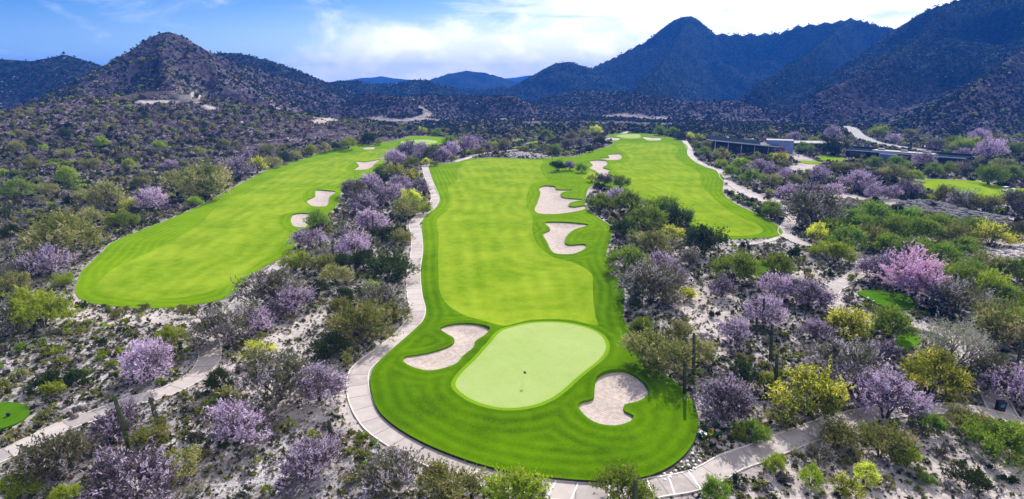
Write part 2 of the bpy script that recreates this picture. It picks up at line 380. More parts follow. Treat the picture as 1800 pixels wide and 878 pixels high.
# ------------------------------------------------------------------ object helpers
def tag(o, label=None, cat=None, group=None, kind=None):
    if label: o['label'] = label
    if cat: o['category'] = cat
    if group: o['group'] = group
    if kind: o['kind'] = kind
    return o
def mesh_np(name, verts, faces, mat=None, parent=None, smooth_=True, attrs=None, mats=None, midx=None, link=True):
    verts = np.asarray(verts, np.float32)
    me = bpy.data.meshes.new(name)
    if isinstance(faces, np.ndarray):
        k = faces.shape[1]
        me.vertices.add(len(verts)); me.vertices.foreach_set('co', verts.ravel())
        me.loops.add(faces.size); me.loops.foreach_set('vertex_index', faces.ravel().astype(np.int32))
        me.polygons.add(len(faces))
        me.polygons.foreach_set('loop_start', np.arange(0, faces.size, k, dtype=np.int32))
        me.polygons.foreach_set('loop_total', np.full(len(faces), k, np.int32))
        me.update(calc_edges=True)
    else:
        me.from_pydata([tuple(map(float, v)) for v in verts], [], [tuple(int(i) for i in f) for f in faces])
    me.polygons.foreach_set('use_smooth', np.full(len(me.polygons), smooth_))
    for m in (mats or ([mat] if mat else [])): me.materials.append(m)
    if midx is not None: me.polygons.foreach_set('material_index', np.asarray(midx, np.int32))
    for k, v in (attrs or {}).items():
        a = me.attributes.new(k, 'FLOAT', 'POINT'); a.data.foreach_set('value', np.asarray(v, np.float32))
    me.validate(); me.update()
    if not link: return me
    o = bpy.data.objects.new(name, me); COL.objects.link(o)
    if parent: o.parent = parent
    return o
def empty(name, loc, rz=0, scale=1):
    e = bpy.data.objects.new(name, None); COL.objects.link(e)
    e.location = loc; e.rotation_euler = (0, 0, rz); e.empty_display_size = 0.3
    e.scale = (scale,) * 3 if not isinstance(scale, tuple) else scale
    return e
class MB:
    def __init__(s): s.v = []; s.f = []
    def box(s, c, d, rz=0, taper=1.0, rx=0):
        n = len(s.v); cx, cy, cz = c; x, y, z = d[0]/2, d[1]/2, d[2]/2
        M = Matrix.Rotation(rz, 3, 'Z') @ Matrix.Rotation(rx, 3, 'X')
        for sz in (-1, 1):
            k = taper if sz > 0 else 1
            for a, b in ((-1,-1),(1,-1),(1,1),(-1,1)):
                p = M @ Vector((a*x*k, b*y*k, sz*z)); s.v.append((p.x+cx, p.y+cy, p.z+cz))
        for q in ((0,3,2,1),(4,5,6,7),(0,1,5,4),(1,2,6,5),(2,3,7,6),(3,0,4,7)): s.f.append(tuple(n+i for i in q))
        return s
    def tube(s, pts, rad, seg=8, cap=True):
        pts = [Vector(p) for p in pts]; n0 = len(s.v)
        for i, p in enumerate(pts):
            d = (pts[min(i+1, len(pts)-1)] - pts[max(i-1, 0)]).normalized()
            u = d.orthogonal().normalized() if abs(d.z) < 0.99 else Vector((1, 0, 0))
            if i and abs(d.z) < 0.99:
                u = (pu - d * pu.dot(d)).normalized() if (pu - d * pu.dot(d)).length > 1e-3 else u
            pu = u; w = d.cross(u); r = rad[i] if hasattr(rad, '__len__') else rad
            for k in range(seg):
                a = 2*math.pi*k/seg; q = p + (u*math.cos(a) + w*math.sin(a))*r; s.v.append(tuple(q))
        for i in range(len(pts)-1):
            for k in range(seg):
                a = n0+i*seg+k; b = n0+i*seg+(k+1) % seg
                s.f.append((a, b, b+seg, a+seg))
        if cap:
            s.f.append(tuple(n0+k for k in range(seg))[::-1]); s.f.append(tuple(n0+(len(pts)-1)*seg+k for k in range(seg)))
        return s
    def ball(s, c, r, seg=8, rings=5, sq=(1,1,1), bump=0.0, seed=0):
        rr = random.Random(seed); n = len(s.v)
        s.v.append((c[0], c[1], c[2]-r*sq[2]))
        for i in range(1, rings):
            t = -math.pi/2 + math.pi*i/rings
            for k in range(seg):
                a = 2*math.pi*k/seg; q = 1+bump*(rr.random()*2-1)
                s.v.append((c[0]+r*sq[0]*q*math.cos(t)*math.cos(a), c[1]+r*sq[1]*q*math.cos(t)*math.sin(a), c[2]+r*sq[2]*q*math.sin(t)))
        s.v.append((c[0], c[1], c[2]+r*sq[2])); top = len(s.v)-1
        for k in range(seg): s.f.append((n, n+1+(k+1) % seg, n+1+k)); s.f.append((top, top-seg+k, top-seg+(k+1) % seg))
        for i in range(rings-2):
            for k in range(seg):
                a = n+1+i*seg+k; b = n+1+i*seg+(k+1) % seg; s.f.append((a, b, b+seg, a+seg))
        return s
    def build(s, name, mat, parent=None, smooth_=False, bevel=0, link=True):
        o = mesh_np(name, s.v, s.f, mat, parent, smooth_, link=link)
        if bevel and link:
            b = o.modifiers.new('bevel', 'BEVEL'); b.width = bevel; b.segments = 2; b.limit_method = 'ANGLE'
        return o
# ------------------------------------------------------------------ materials
def material(name):
    m = bpy.data.materials.new(name); m.use_nodes = True
    t = m.node_tree; t.nodes.clear()
    out = N(t, 'ShaderNodeOutputMaterial')
    b = N(t, 'ShaderNodeBsdfPrincipled'); L(t, b.outputs[0], out.inputs['Surface'])
    b.inputs['Roughness'].default_value = 0.85
    b.inputs['Specular IOR Level'].default_value = 0.25
    return m, t, b, out
def objvec(t): return N(t, 'ShaderNodeTexCoord').outputs['Object']
def attr(t, name): return N(t, 'ShaderNodeAttribute', attribute_name=name).outputs['Fac']
def bump(t, h, b, strength=0.4, dist=0.1):
    n = N(t, 'ShaderNodeBump'); n.inputs['Strength'].default_value = strength; n.inputs['Distance'].default_value = dist
    L(t, h, n.inputs['Height']); L(t, n.outputs[0], b.inputs['Normal'])
def plain(name, col, rough=0.7, var=0.12, scale=2.0, metal=0.0, spec=0.3, bmp=0.0):
    m, t, b, o = material(name)
    n = noise(t, objvec(t), scale, 5, 0.6)
    hi = tuple(min(1, c * (1 + var)) for c in col); lo = tuple(c * (1 - var) for c in col)
    L(t, mixc(t, smooth(t, n, 0.3, 0.7), lo, hi), b.inputs['Base Color'])
    b.inputs['Roughness'].default_value = rough; b.inputs['Metallic'].default_value = metal; b.inputs['Specular IOR Level'].default_value = spec
    if bmp: bump(t, n, b, bmp, 0.02)
    return m

def ground_material():
    m, t, b, o = material('desert_ground')
    v = objvec(t)
    pale_ = attr(t, 'pale'); hill = attr(t, 'hill'); far = attr(t, 'far')
    n_big = noise(t, v, 0.02, 5, 0.6); n_mid = noise(t, v, 0.16, 5, 0.6); n_fine = noise(t, v, 1.1, 6, 0.65); n_tiny = noise(t, v, 5.0, 4, 0.7)
    gravel = mixc(t, smooth(t, n_mid, 0.32, 0.66), (0.17, 0.152, 0.156), (0.56, 0.53, 0.54))
    gravel = mixc(t, smooth(t, n_fine, 0.47, 0.62), gravel, (0.19, 0.16, 0.165))
    gravel = mixc(t, mth(t, 'MULTIPLY', smooth(t, n_tiny, 0.48, 0.62), 0.7), gravel, (0.10, 0.08, 0.08))
    sandy = mixc(t, smooth(t, n_fine, 0.35, 0.7), (0.42, 0.36, 0.335), (0.60, 0.54, 0.51))
    hillc = mixc(t, smooth(t, n_mid, 0.36, 0.64), (0.030, 0.023, 0.031), (0.110, 0.088, 0.104))
    vor = N(t, 'ShaderNodeTexVoronoi', ins={'Scale': 0.55}); L(t, v, vor.inputs['Vector'])
    rocks = mth(t, 'MULTIPLY', mth(t, 'SUBTRACT', 1.0, smooth(t, vor.outputs['Distance'], 0.22, 0.40)), smooth(t, n_big, 0.44, 0.60))
    hillc = mixc(t, mth(t, 'MULTIPLY', rocks, 0.7), hillc, (0.42, 0.38, 0.40))
    c = mixc(t, hill, gravel, hillc)
    c = mixc(t, far, c, mixc(t, smooth(t, mth(t, 'ADD', mth(t, 'MULTIPLY', n_mid, 0.6), mth(t, 'MULTIPLY', n_big, 0.4)), 0.44, 0.58), (0.004, 0.010, 0.018), (0.050, 0.048, 0.062)))  # far slopes: blue of the air and shade put into the ground colour
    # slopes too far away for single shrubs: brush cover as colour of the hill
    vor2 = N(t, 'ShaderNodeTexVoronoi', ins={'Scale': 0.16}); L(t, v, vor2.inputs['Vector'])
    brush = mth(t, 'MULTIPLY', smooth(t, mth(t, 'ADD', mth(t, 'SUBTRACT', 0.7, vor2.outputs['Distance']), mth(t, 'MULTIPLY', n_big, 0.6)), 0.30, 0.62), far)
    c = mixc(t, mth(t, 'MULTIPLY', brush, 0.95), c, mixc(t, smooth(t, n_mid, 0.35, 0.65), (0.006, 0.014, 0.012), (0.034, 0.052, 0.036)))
    pale = mth(t, 'MULTIPLY', pale_, mth(t, 'ADD', 0.55, mth(t, 'MULTIPLY', smooth(t, n_mid, 0.35, 0.6), 0.45)))
    c = mixc(t, pale, c, sandy)
    L(t, c, b.inputs['Base Color'])
    b.inputs['Roughness'].default_value = 1.0; b.inputs['Specular IOR Level'].default_value = 0.0
    hh = mth(t, 'ADD', mth(t, 'MULTIPLY', n_fine, 0.6), mth(t, 'ADD', mth(t, 'MULTIPLY', n_tiny, 0.15), mth(t, 'MULTIPLY', mth(t, 'MULTIPLY', n_mid, 2.0), mth(t, 'ADD', 0.25, far))))
    bump(t, hh, b, 0.9, 0.55)
    return m

def grass_material(name, dark, light, stripe=0.0, period=2.0, mow=0.0, fine=0.25, trans=0.35, dirn=(1, 0.1)):
    """turf: blade-scale mottling plus mowing bands that follow the outline ('edge') or run along the hole"""
    m, t, b, o = material(name)
    v = objvec(t)
    n1 = noise(t, v, 0.07, 4, 0.6); n2 = noise(t, v, 0.5, 5, 0.65); n3 = noise(t, v, 4.0, 4, 0.7)
    f = mth(t, 'ADD', mth(t, 'MULTIPLY', smooth(t, n1, 0.3, 0.7), 0.45), mth(t, 'MULTIPLY', smooth(t, n2, 0.3, 0.7), 0.25))
    f = mth(t, 'ADD', f, mth(t, 'MULTIPLY', smooth(t, n3, 0.3, 0.7), fine))
    if stripe:
        e = attr(t, 'edge')
        wob = mth(t, 'MULTIPLY', noise(t, v, 0.12, 2), 1.2)
        s = mth(t, 'SINE', mth(t, 'MULTIPLY', mth(t, 'ADD', e, wob), 2 * math.pi / period))
        s = mth(t, 'MULTIPLY', s, noise(t, v, 0.05, 2))
        f = mth(t, 'ADD', f, mth(t, 'MULTIPLY', s, stripe))
    if mow:
        sp = N(t, 'ShaderNodeSeparateXYZ'); L(t, v, sp.inputs[0])
        wob2 = mth(t, 'MULTIPLY', noise(t, v, 0.03, 2), 9.0)
        a1 = mth(t, 'SINE', mth(t, 'ADD', mth(t, 'ADD', mth(t, 'MULTIPLY', sp.outputs[0], dirn[0]), mth(t, 'MULTIPLY', sp.outputs[1], dirn[1])), wob2))
        # tyre and mower bands squeezed across the hole
        mp = N(t, 'ShaderNodeMapping'); mp.inputs['Scale'].default_value = (0.018, 0.10, 0.1); L(t, v, mp.inputs[0])
        streak = noise(t, mp.outputs[0], 1.0, 6, 0.6, 0.3)
        f = mth(t, 'ADD', f, mth(t, 'ADD', mth(t, 'MULTIPLY', a1, mow), mth(t, 'MULTIPLY', mth(t, 'SUBTRACT', streak, 0.5), mow * 8)))
    if stripe > 0.3:      # shorter, paler grass away from the green
        short = mth(t, 'SUBTRACT', 1.0, attr(t, 'lush'))
    f = mth(t, 'ADD', f, 0.0, clamp=True)
    col = mixc(t, f, dark, light)
    if stripe > 0.3: col = mixc(t, short, col, mixc(t, f, (0.105, 0.215, 0.001), (0.205, 0.325, 0.004)))
    dry = smooth(t, noise(t, v, 0.11, 5, 0.6), 0.60, 0.80)
    col = mixc(t, mth(t, 'MULTIPLY', dry, 0.22), col, (light[0] * 1.15, light[1] * 0.95, light[2]))
    L(t, col, b.inputs['Base Color'])
    b.inputs['Roughness'].default_value = 0.6; b.inputs['Specular IOR Level'].default_value = 0.0
    bump(t, mth(t, 'ADD', n3, n2), b, 0.35, 0.10)
    return m

def leaf_material(name, cols, blossom=None, amount=0.0, trans=0.45):
    """cols: two greens; blossom colour shows on leaf faces whose random value is high ('mix' attribute of the face)"""
    m, t, b, o = material(name)
    v = N(t, 'ShaderNodeTexCoord').outputs['Object']
    rnd = attr(t, 'mix'); oi = N(t, 'ShaderNodeObjectInfo').outputs['Random']
    c = mixc(t, rnd, cols[0], cols[1])
    if blossom:
        n = noise(t, v, 2.6, 3, 0.6)
        th = mth(t, 'ADD', mth(t, 'MULTIPLY', rnd, 0.55), mth(t, 'ADD', mth(t, 'MULTIPLY', n, 0.9), mth(t, 'MULTIPLY', oi, 0.16)))
        k = smooth(t, th, 1.12 - amount * 0.75, 1.24 - amount * 0.75)
        c = mixc(t, k, c, mixc(t, attr(t, 'mix2'), blossom[0], blossom[1]))
    hs = N(t, 'ShaderNodeHueSaturation')
    L(t, mth(t, 'ADD', 0.485, mth(t, 'MULTIPLY', oi, 0.03)), hs.inputs['Hue'])
    L(t, mth(t, 'ADD', 0.98, mth(t, 'MULTIPLY', oi, 0.50)), hs.inputs['Value'])
    L(t, c, hs.inputs['Color'])
    b.inputs['Roughness'].default_value = 0.8; b.inputs['Specular IOR Level'].default_value = 0.06
    L(t, hs.outputs[0], b.inputs['Base Color'])
    tr = N(t, 'ShaderNodeBsdfTranslucent'); L(t, hs.outputs[0], tr.inputs['Color'])
    mx = N(t, 'ShaderNodeMixShader', ins={0: trans}); L(t, b.outputs[0], mx.inputs[1]); L(t, tr.outputs[0], mx.inputs[2])
    L(t, mx.outputs[0], o.inputs['Surface'])
    return m

M = {}
M['ground'] = ground_material()
M['rough'] = grass_material('rough_grass', (0.038, 0.098, 0.0), (0.108, 0.220, 0.0), stripe=0.31, period=1.9, fine=0.3)
M['fairway'] = grass_material('fairway_grass', (0.105, 0.210, 0.001), (0.280, 0.365, 0.024), stripe=0.16, period=5.0, mow=0.045, fine=0.22, dirn=(1.6, 0.15))
M['green'] = grass_material('green_grass', (0.265, 0.365, 0.095), (0.345, 0.430, 0.150), mow=0.03, fine=0.35, dirn=(2.5, 2.0))
M['fringe'] = grass_material('fringe_grass', (0.12, 0.245, 0.002), (0.18, 0.31, 0.010), fine=0.3)
M['tee'] = grass_material('tee_grass', (0.035, 0.110, 0.002), (0.095, 0.215, 0.006), mow=0.05, fine=0.3, dirn=(3.0, 0.4))

def sand_material():
    m, t, b, o = material('bunker_sand'); v = objvec(t)
    n = noise(t, v, 1.4, 5, 0.6); n2 = noise(t, v, 9, 3, 0.6)
    c = mixc(t, smooth(t, n, 0.3, 0.7), (0.37, 0.305, 0.265), (0.52, 0.44, 0.395))
    c = mixc(t, mth(t, 'MULTIPLY', smooth(t, n2, 0.5, 0.75), 0.35), c, (0.40, 0.31, 0.26))
    L(t, c, b.inputs['Base Color']); b.inputs['Roughness'].default_value = 0.95; b.inputs['Specular IOR Level'].default_value = 0.1
    # rake lines
    w = N(t, 'ShaderNodeTexWave', wave_type='BANDS', bands_direction='DIAGONAL'); w.inputs['Scale'].default_value = 1.1; w.inputs['Distortion'].default_value = 7; w.inputs['Detail'].default_value = 3; w.inputs['Detail Scale'].default_value = 0.5
    L(t, v, w.inputs['Vector'])
    bump(t, mth(t, 'ADD', mth(t, 'MULTIPLY', w.outputs['Fac'], 0.7), mth(t, 'MULTIPLY', n, 1.0)), b, 0.5, 0.09)
    return m
M['sand'] = sand_material()
def path_material():
    m, t, b, o = material('path_concrete'); v = objvec(t)
    s = attr(t, 'along')
    slab = mth(t, 'FLOOR', mth(t, 'DIVIDE', s, 3.1))
    wn = N(t, 'ShaderNodeTexWhiteNoise', noise_dimensions='1D'); L(t, slab, wn.inputs['W'])
    fr = mth(t, 'FRACT', mth(t, 'DIVIDE', s, 3.1))
    joint = mth(t, 'GREATER_THAN', mth(t, 'ABSOLUTE', mth(t, 'SUBTRACT', fr, 0.5)), 0.475)
    n = noise(t, v, 0.9, 6, 0.6)
    c = mixc(t, wn.outputs['Value'], (0.31, 0.27, 0.255), (0.46, 0.405, 0.38))
    c = mixc(t, mth(t, 'MULTIPLY', smooth(t, n, 0.42, 0.72), 0.45), c, (0.54, 0.475, 0.44))
    c = mixc(t, mth(t, 'MULTIPLY', joint, 0.75), c, (0.20, 0.165, 0.155))
    L(t, c, b.inputs['Base Color']); bump(t, noise(t, v, 9, 4), b, 0.2, 0.02)
    return m
M['path'] = path_material()
M['curb'] = plain('pale_curb', (0.62, 0.56, 0.52), 0.85, 0.12, 1.5)
M['line'] = plain('white_paint', (0.80, 0.79, 0.77), 0.7, 0.06, 4)
M['edging'] = plain('dark_edging', (0.035, 0.03, 0.026), 0.9, 0.35, 3)  # shade on the lawn edge put into the colour; also used for bin slats
M['asphalt'] = plain('old_asphalt', (0.30, 0.29, 0.285), 0.9, 0.12, 0.6)
M['stone'] = plain('pale_stone', (0.62, 0.56, 0.52), 0.9, 0.2, 4, bmp=0.3)
M['riprap'] = plain('dark_riprap', (0.13, 0.125, 0.135), 0.9, 0.5, 0.8, bmp=0.5)
M['rock'] = plain('desert_rock', (0.50, 0.44, 0.42), 0.92, 0.3, 1.2, bmp=0.5)
M['rock_dark'] = plain('brown_rock', (0.17, 0.13, 0.125), 0.92, 0.4, 1.2, bmp=0.5)
M['bark'] = plain('grey_bark', (0.11, 0.085, 0.075), 0.9, 0.3, 6)
M['bark_pale'] = plain('pale_bark', (0.30, 0.26, 0.24), 0.9, 0.25, 6)
M['saguaro'] = None

# ------------------------------------------------------------------ ground sheet
def axis(a, b, lo, hi, c=0.0):
    """coordinates whose spacing is a near c and grows with distance"""
    u0 = math.asinh((lo - c) / b); u1 = math.asinh((hi - c) / b)
    n = int((u1 - u0) * b / a)
    return c + b * np.sinh(np.linspace(u0, u1, n))
def micro(x, y, cl):
    k = sstep(cl, 0.5, 5.0)
    return k * (0.16 * fbm(x, y, 3.2, 2, 201) + 0.28 * fbm(x, y, 9.0, 2, 211))
gx = axis(1.7, 170.0, -7500, 7500)
gy = axis(1.35, 150.0, -400, 6000, 60.0)
XX, YY = np.meshgrid(gx, gy)
X1, Y1 = XX.ravel(), YY.ravel()
Z1 = height(X1, Y1)
near = (Y1 > 20) & (Y1 < 620) & (np.abs(X1) < 520)
CL = np.full(X1.shape, 25.0); CL[near] = clear_dist(X1[near], Y1[near])
Z1 = Z1 + micro(X1, Y1, CL) * (np.abs(Y1) < 900)
sink = np.zeros_like(Z1)
for p in ALL_TURF:
    mm = near.copy(); mm[near] = inpoly(X1[near], Y1[near], p)
    dd = distline(X1[mm], Y1[mm], p, True, 25.0)
    cell = 2.2 + 0.012 * np.abs(Y1[mm])
    sink[mm] = np.where(dd > cell, -0.9, 0)
for pl in (MAIN, LEFT):      # deeper under the sand
    for c, lab, dep in pl['bunk']:
        mm = near.copy(); mm[near] = inpoly(X1[near], Y1[near], c)
        sink[mm] = -3.2
for nm, c, w, lab in PATH_LINES:
    dd = distline(X1[near], Y1[near], c, False, 10.0)
    s_ = sink[near]; s_[dd < w / 2 + 0.2] = np.minimum(s_[dd < w / 2 + 0.2], -0.12); sink[near] = s_
Z1 += sink
pale = np.zeros_like(Z1)
for ln, w in TRACK_LINES:
    dd = distline(X1, Y1, ln, False, w * 2.2)
    pale = np.maximum(pale, 1 - sstep(dd * (1 + 0.35 * fbm(X1, Y1, max(w, 6), 2, 301)), w * 0.7, w * 1.3))
pale = np.maximum(pale, 0.45 * (1 - sstep(CL, 0.3, 2.0)))
pale *= 1 - 0.40 * sstep(Y1, 350, 700)
HP = height_parts(X1, Y1)
hillf = np.clip(sstep(HP, 0.5, 7.0) + 0.8 * sstep(Y1, 200, 360), 0, 1)
hillf = np.maximum(hillf, 0.8 * sstep(-X1 - 40 - 0.25 * Y1, 0, 50) * sstep(Y1, 90, 150))
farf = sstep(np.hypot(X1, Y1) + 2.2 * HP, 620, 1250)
nx, ny = len(gx), len(gy)
idx = np.arange(nx * ny).reshape(ny, nx)
Q = np.stack([idx[:-1, :-1], idx[:-1, 1:], idx[1:, 1:], idx[1:, :-1]], -1).reshape(-1, 4)
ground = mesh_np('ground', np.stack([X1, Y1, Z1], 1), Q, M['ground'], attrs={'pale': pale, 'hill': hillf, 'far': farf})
tag(ground, 'pale gravel desert floor rising into brown rocky hills and blue mountains', 'ground', kind='structure')
print('ground verts', len(X1))

# ------------------------------------------------------------------ turf
def turf_offset(x, y):
    """raised lip of the lawn above the path near the camera"""
    return 0.07 + 0.30 * (1 - sstep(y, 78, 100)) * (np.abs(x) < 60)
def build_turf(D, prefix, labels):
    rough = D['rough']
    loops = [('rough', rough)] + [('fair', f) for f in D['fair']] + [('green', g) for g in D['green']] + [('bunk', b[0]) for b in D['bunk']]
    pts = []; edges = []
    for kind, lp in loops:
        n0 = len(pts); n = len(lp)
        pts += [tuple(p) for p in lp]; edges += [(n0 + i, n0 + (i + 1) % n) for i in range(n)]
    # fringe: the green's outline pushed outwards
    fringes = []
    for g in D['green']:
        c = g; nrm = np.roll(c, -1, 0) - np.roll(c, 1, 0); nrm = np.stack([nrm[:, 1], -nrm[:, 0]], 1)
        nrm /= np.maximum(np.linalg.norm(nrm, axis=1)[:, None], 1e-6)
        area = np.sum(c[:, 0] * np.roll(c[:, 1], -1) - np.roll(c[:, 0], -1) * c[:, 1])
        fr = c + nrm * (1.0 if area > 0 else -1.0) * 0.6
        fringes.append(fr); n0 = len(pts); n = len(fr)
        pts += [tuple(p) for p in fr]; edges += [(n0 + i, n0 + (i + 1) % n) for i in range(n)]
    lo = rough.min(0); hi = rough.max(0)
    grid = []
    y = lo[1]; row = 0
    while y < hi[1]:
        s = min(max(0.0085 * y, 0.85), 3.5)
        xs = np.arange(lo[0] + (row % 2) * s / 2, hi[0], s)
        grid.append(np.stack([xs, np.full(len(xs), y)], 1)); y += s * 0.9; row += 1
    grid = np.concatenate(grid); grid += RNG.uniform(-0.12, 0.12, grid.shape)
    grid = grid[inpoly(grid[:, 0], grid[:, 1], rough)]
    keep = np.ones(len(grid), bool)
    for kind, lp in loops + [('fr', f) for f in fringes]:
        keep &= distline(grid[:, 0], grid[:, 1], lp, True, 3.0) > 0.35
    grid = grid[keep]
    allp = [Vector(p) for p in pts] + [Vector(p) for p in grid]
    V2, E2, F2, _, _, _ = delaunay_2d_cdt(allp, edges, [], 0, 1e-4)
    V = np.array([(v.x, v.y) for v in V2]); F = np.array([f for f in F2 if len(f) == 3])
    cen = V[F].mean(1)
    cls = np.full(len(F), -1)
    cls[inpoly(cen[:, 0], cen[:, 1], rough)] = 0
    for f in D['fair']: cls[(cls >= 0) & inpoly(cen[:, 0], cen[:, 1], f)] = 1
    for f in fringes: cls[(cls >= 0) & inpoly(cen[:, 0], cen[:, 1], f)] = 2
    for k, g in enumerate(D['green']): cls[(cls >= 0) & inpoly(cen[:, 0], cen[:, 1], g)] = 10 + k
    for k, b in enumerate(D['bunk']): cls[(cls >= 0) & inpoly(cen[:, 0], cen[:, 1], b[0])] = 100 + k
    z = height(V[:, 0], V[:, 1]) + turf_offset(V[:, 0], V[:, 1])
    edge = distline(V[:, 0], V[:, 1], rough, True, 60.0)
    inner = np.full(len(V), 60.0)
    for lp in D['green'] + [b[0] for b in D['bunk']]: inner = np.minimum(inner, distline(V[:, 0], V[:, 1], lp, True, 60.0))
    e2 = np.minimum(edge, 60)
    # mounds round the sand, highest on the far side
    for c, lab, dep in D['bunk']:
        d = distline(V[:, 0], V[:, 1], c, True, 9.0)
        cy = c[:, 1].mean(); ry = max(2.0, (c[:, 1].max() - c[:, 1].min()) / 2)
        side = np.clip((V[:, 1] - cy) / ry, -1, 1.3)
        z += (0.16 + 0.30 * np.clip(side, -0.4, 1)) * dep * (1 - sstep(d, 0.0, 4.5)) * sstep(edge, 0, 3)
    # greens sit a little proud
    for g in D['green']:
        ins = inpoly(V[:, 0], V[:, 1], g); d = distline(V[:, 0], V[:, 1], g, True, 9.0)
        z += np.where(ins, 0.25, 0.25 * (1 - sstep(d, 0.9, 6.0)))
    zs = z.copy()
    out = []
    def sub(mask, name, mat, zz, lab, cat, kind=None, extra=None):
        f = F[mask]; u, inv = np.unique(f.ravel(), return_inverse=True)
        f = inv.reshape(-1, 3); vv = np.column_stack([V[u], zz[u]])
        # face up
        a = vv[f[:, 1]] - vv[f[:, 0]]; b_ = vv[f[:, 2]] - vv[f[:, 0]]
        fl = (a[:, 0] * b_[:, 1] - a[:, 1] * b_[:, 0]) < 0; f[fl] = f[fl][:, ::-1]
        at = {'edge': np.minimum(e2, inner)[u], 'lush': (1 - 0.66 * sstep(V[:, 1], 95, 190))[u] if prefix == 'main' else np.full(len(u), 0.22)}
        if extra is not None:
            ev, ef = extra
            n0 = len(vv); vv = np.concatenate([vv, ev]); f = np.concatenate([f, ef + n0]); at['edge'] = np.concatenate([at['edge'], np.zeros(len(ev))]); at['lush'] = np.concatenate([at['lush'], np.ones(len(ev))])
        o = mesh_np(name, vv, f, mat, attrs=at); tag(o, lab, cat, kind=kind); return o
    # lips: short grass walls down into the sand
    lv = []; lf = []
    from_xy = {}
    for i, p in enumerate(V): from_xy[(round(p[0], 3), round(p[1], 3))] = i
    for c, lab, dep in D['bunk']:
        n0 = sum(len(a) for a in lv); n = len(c)
        zz = np.array([zs[from_xy.get((round(p[0], 3), round(p[1], 3)), 0)] for p in c])
        bad = np.array([(round(p[0], 3), round(p[1], 3)) not in from_xy for p in c])
        if bad.any(): zz[bad] = height(c[bad][:, 0], c[bad][:, 1]) + 0.3
        lv.append(np.column_stack([c, zz])); lv.append(np.column_stack([c, zz - 1.0 * dep]))
        i = np.arange(n); j = (i + 1) % n
        lf.append(np.concatenate([np.stack([n0 + i, n0 + j, n0 + n + j], 1), np.stack([n0 + i, n0 + n + j, n0 + n + i], 1)]))
    extra = (np.concatenate(lv), np.concatenate(lf)) if lv else None
    sub(cls == 0, 'rough', M['rough'], zs, labels['rough'], 'lawn', 'structure', extra)
    for k, f in enumerate(D['fair']):
        mk = (cls == 1) & inpoly(cen[:, 0], cen[:, 1], f)
        sub(mk, 'fairway', M['fairway'], zs, labels['fair'][k], 'fairway', 'structure')
    for k, g in enumerate(D['green']):
        mk = (cls == 2) & inpoly(cen[:, 0], cen[:, 1], fringes[k])
        gr = sub(cls == 10 + k, 'putting_green', M['green'], zs, labels['green'][k], 'putting green')
        fr = sub(mk, 'fringe', M['fringe'], zs, None, None); fr.parent = gr
    for k, (c, lab, dep) in enumerate(D['bunk']):
        mask = cls == 100 + k
        if not mask.any(): continue
        d = distline(V[:, 0], V[:, 1], c, True, 9.0)
        zb = height(V[:, 0], V[:, 1]) + 0.05 - dep * (0.12 + 0.38 * sstep(d, 0, 3.5)) + 0.22 * dep * np.clip((V[:, 1] - c[:, 1].mean()) / 8, -0.6, 1) * (1 - sstep(d, 0, 5))
        zb += turf_offset(V[:, 0], V[:, 1]) - 0.07
        sub(mask, 'sand_bunker', M['sand'], zb, lab, 'sand bunker')
    return zs, V
build_turf(MAIN, 'main', dict(rough='deep green rough grass wrapping the middle and right golf holes',
    fair=['striped pale green fairway of the middle hole running away from the flagged green', 'broad pale green fairway of the right hole'],
    green=['smooth pale putting green with the flag in front of the middle fairway', 'small putting green at the far end of the right fairway']))
build_turf(LEFT, 'left', dict(rough='deep green rough grass around the left golf hole', fair=['pale green fairway of the left hole sweeping up to the hills'],
    green=['small putting green at the far end of the left fairway']))
def skirt(line, top, depth, name, mat, label, cat, kind, closed=True):
    n = len(line); z = height(line[:, 0], line[:, 1])
    v = np.concatenate([np.column_stack([line, z + top(line)]), np.column_stack([line, z - depth])])
    i = np.arange(n if closed else n - 1); j = (i + 1) % n
    f = np.stack([i, j, n + j, n + i], 1)
    return tag(mesh_np(name, v, f, mat), label, cat, kind=kind)
tl = lambda ln: turf_offset(ln[:, 0], ln[:, 1]) - 0.004
skirt(MAIN['rough'], tl, 0.5, 'turf_edging', M['edging'], 'edge of the lawn dropping to the cart path, its shade painted in dark', 'kerb', 'structure')
skirt(LEFT['rough'], tl, 0.5, 'turf_edging', M['edging'], 'edge of the left hole turf, its shade painted in dark', 'kerb', 'structure')
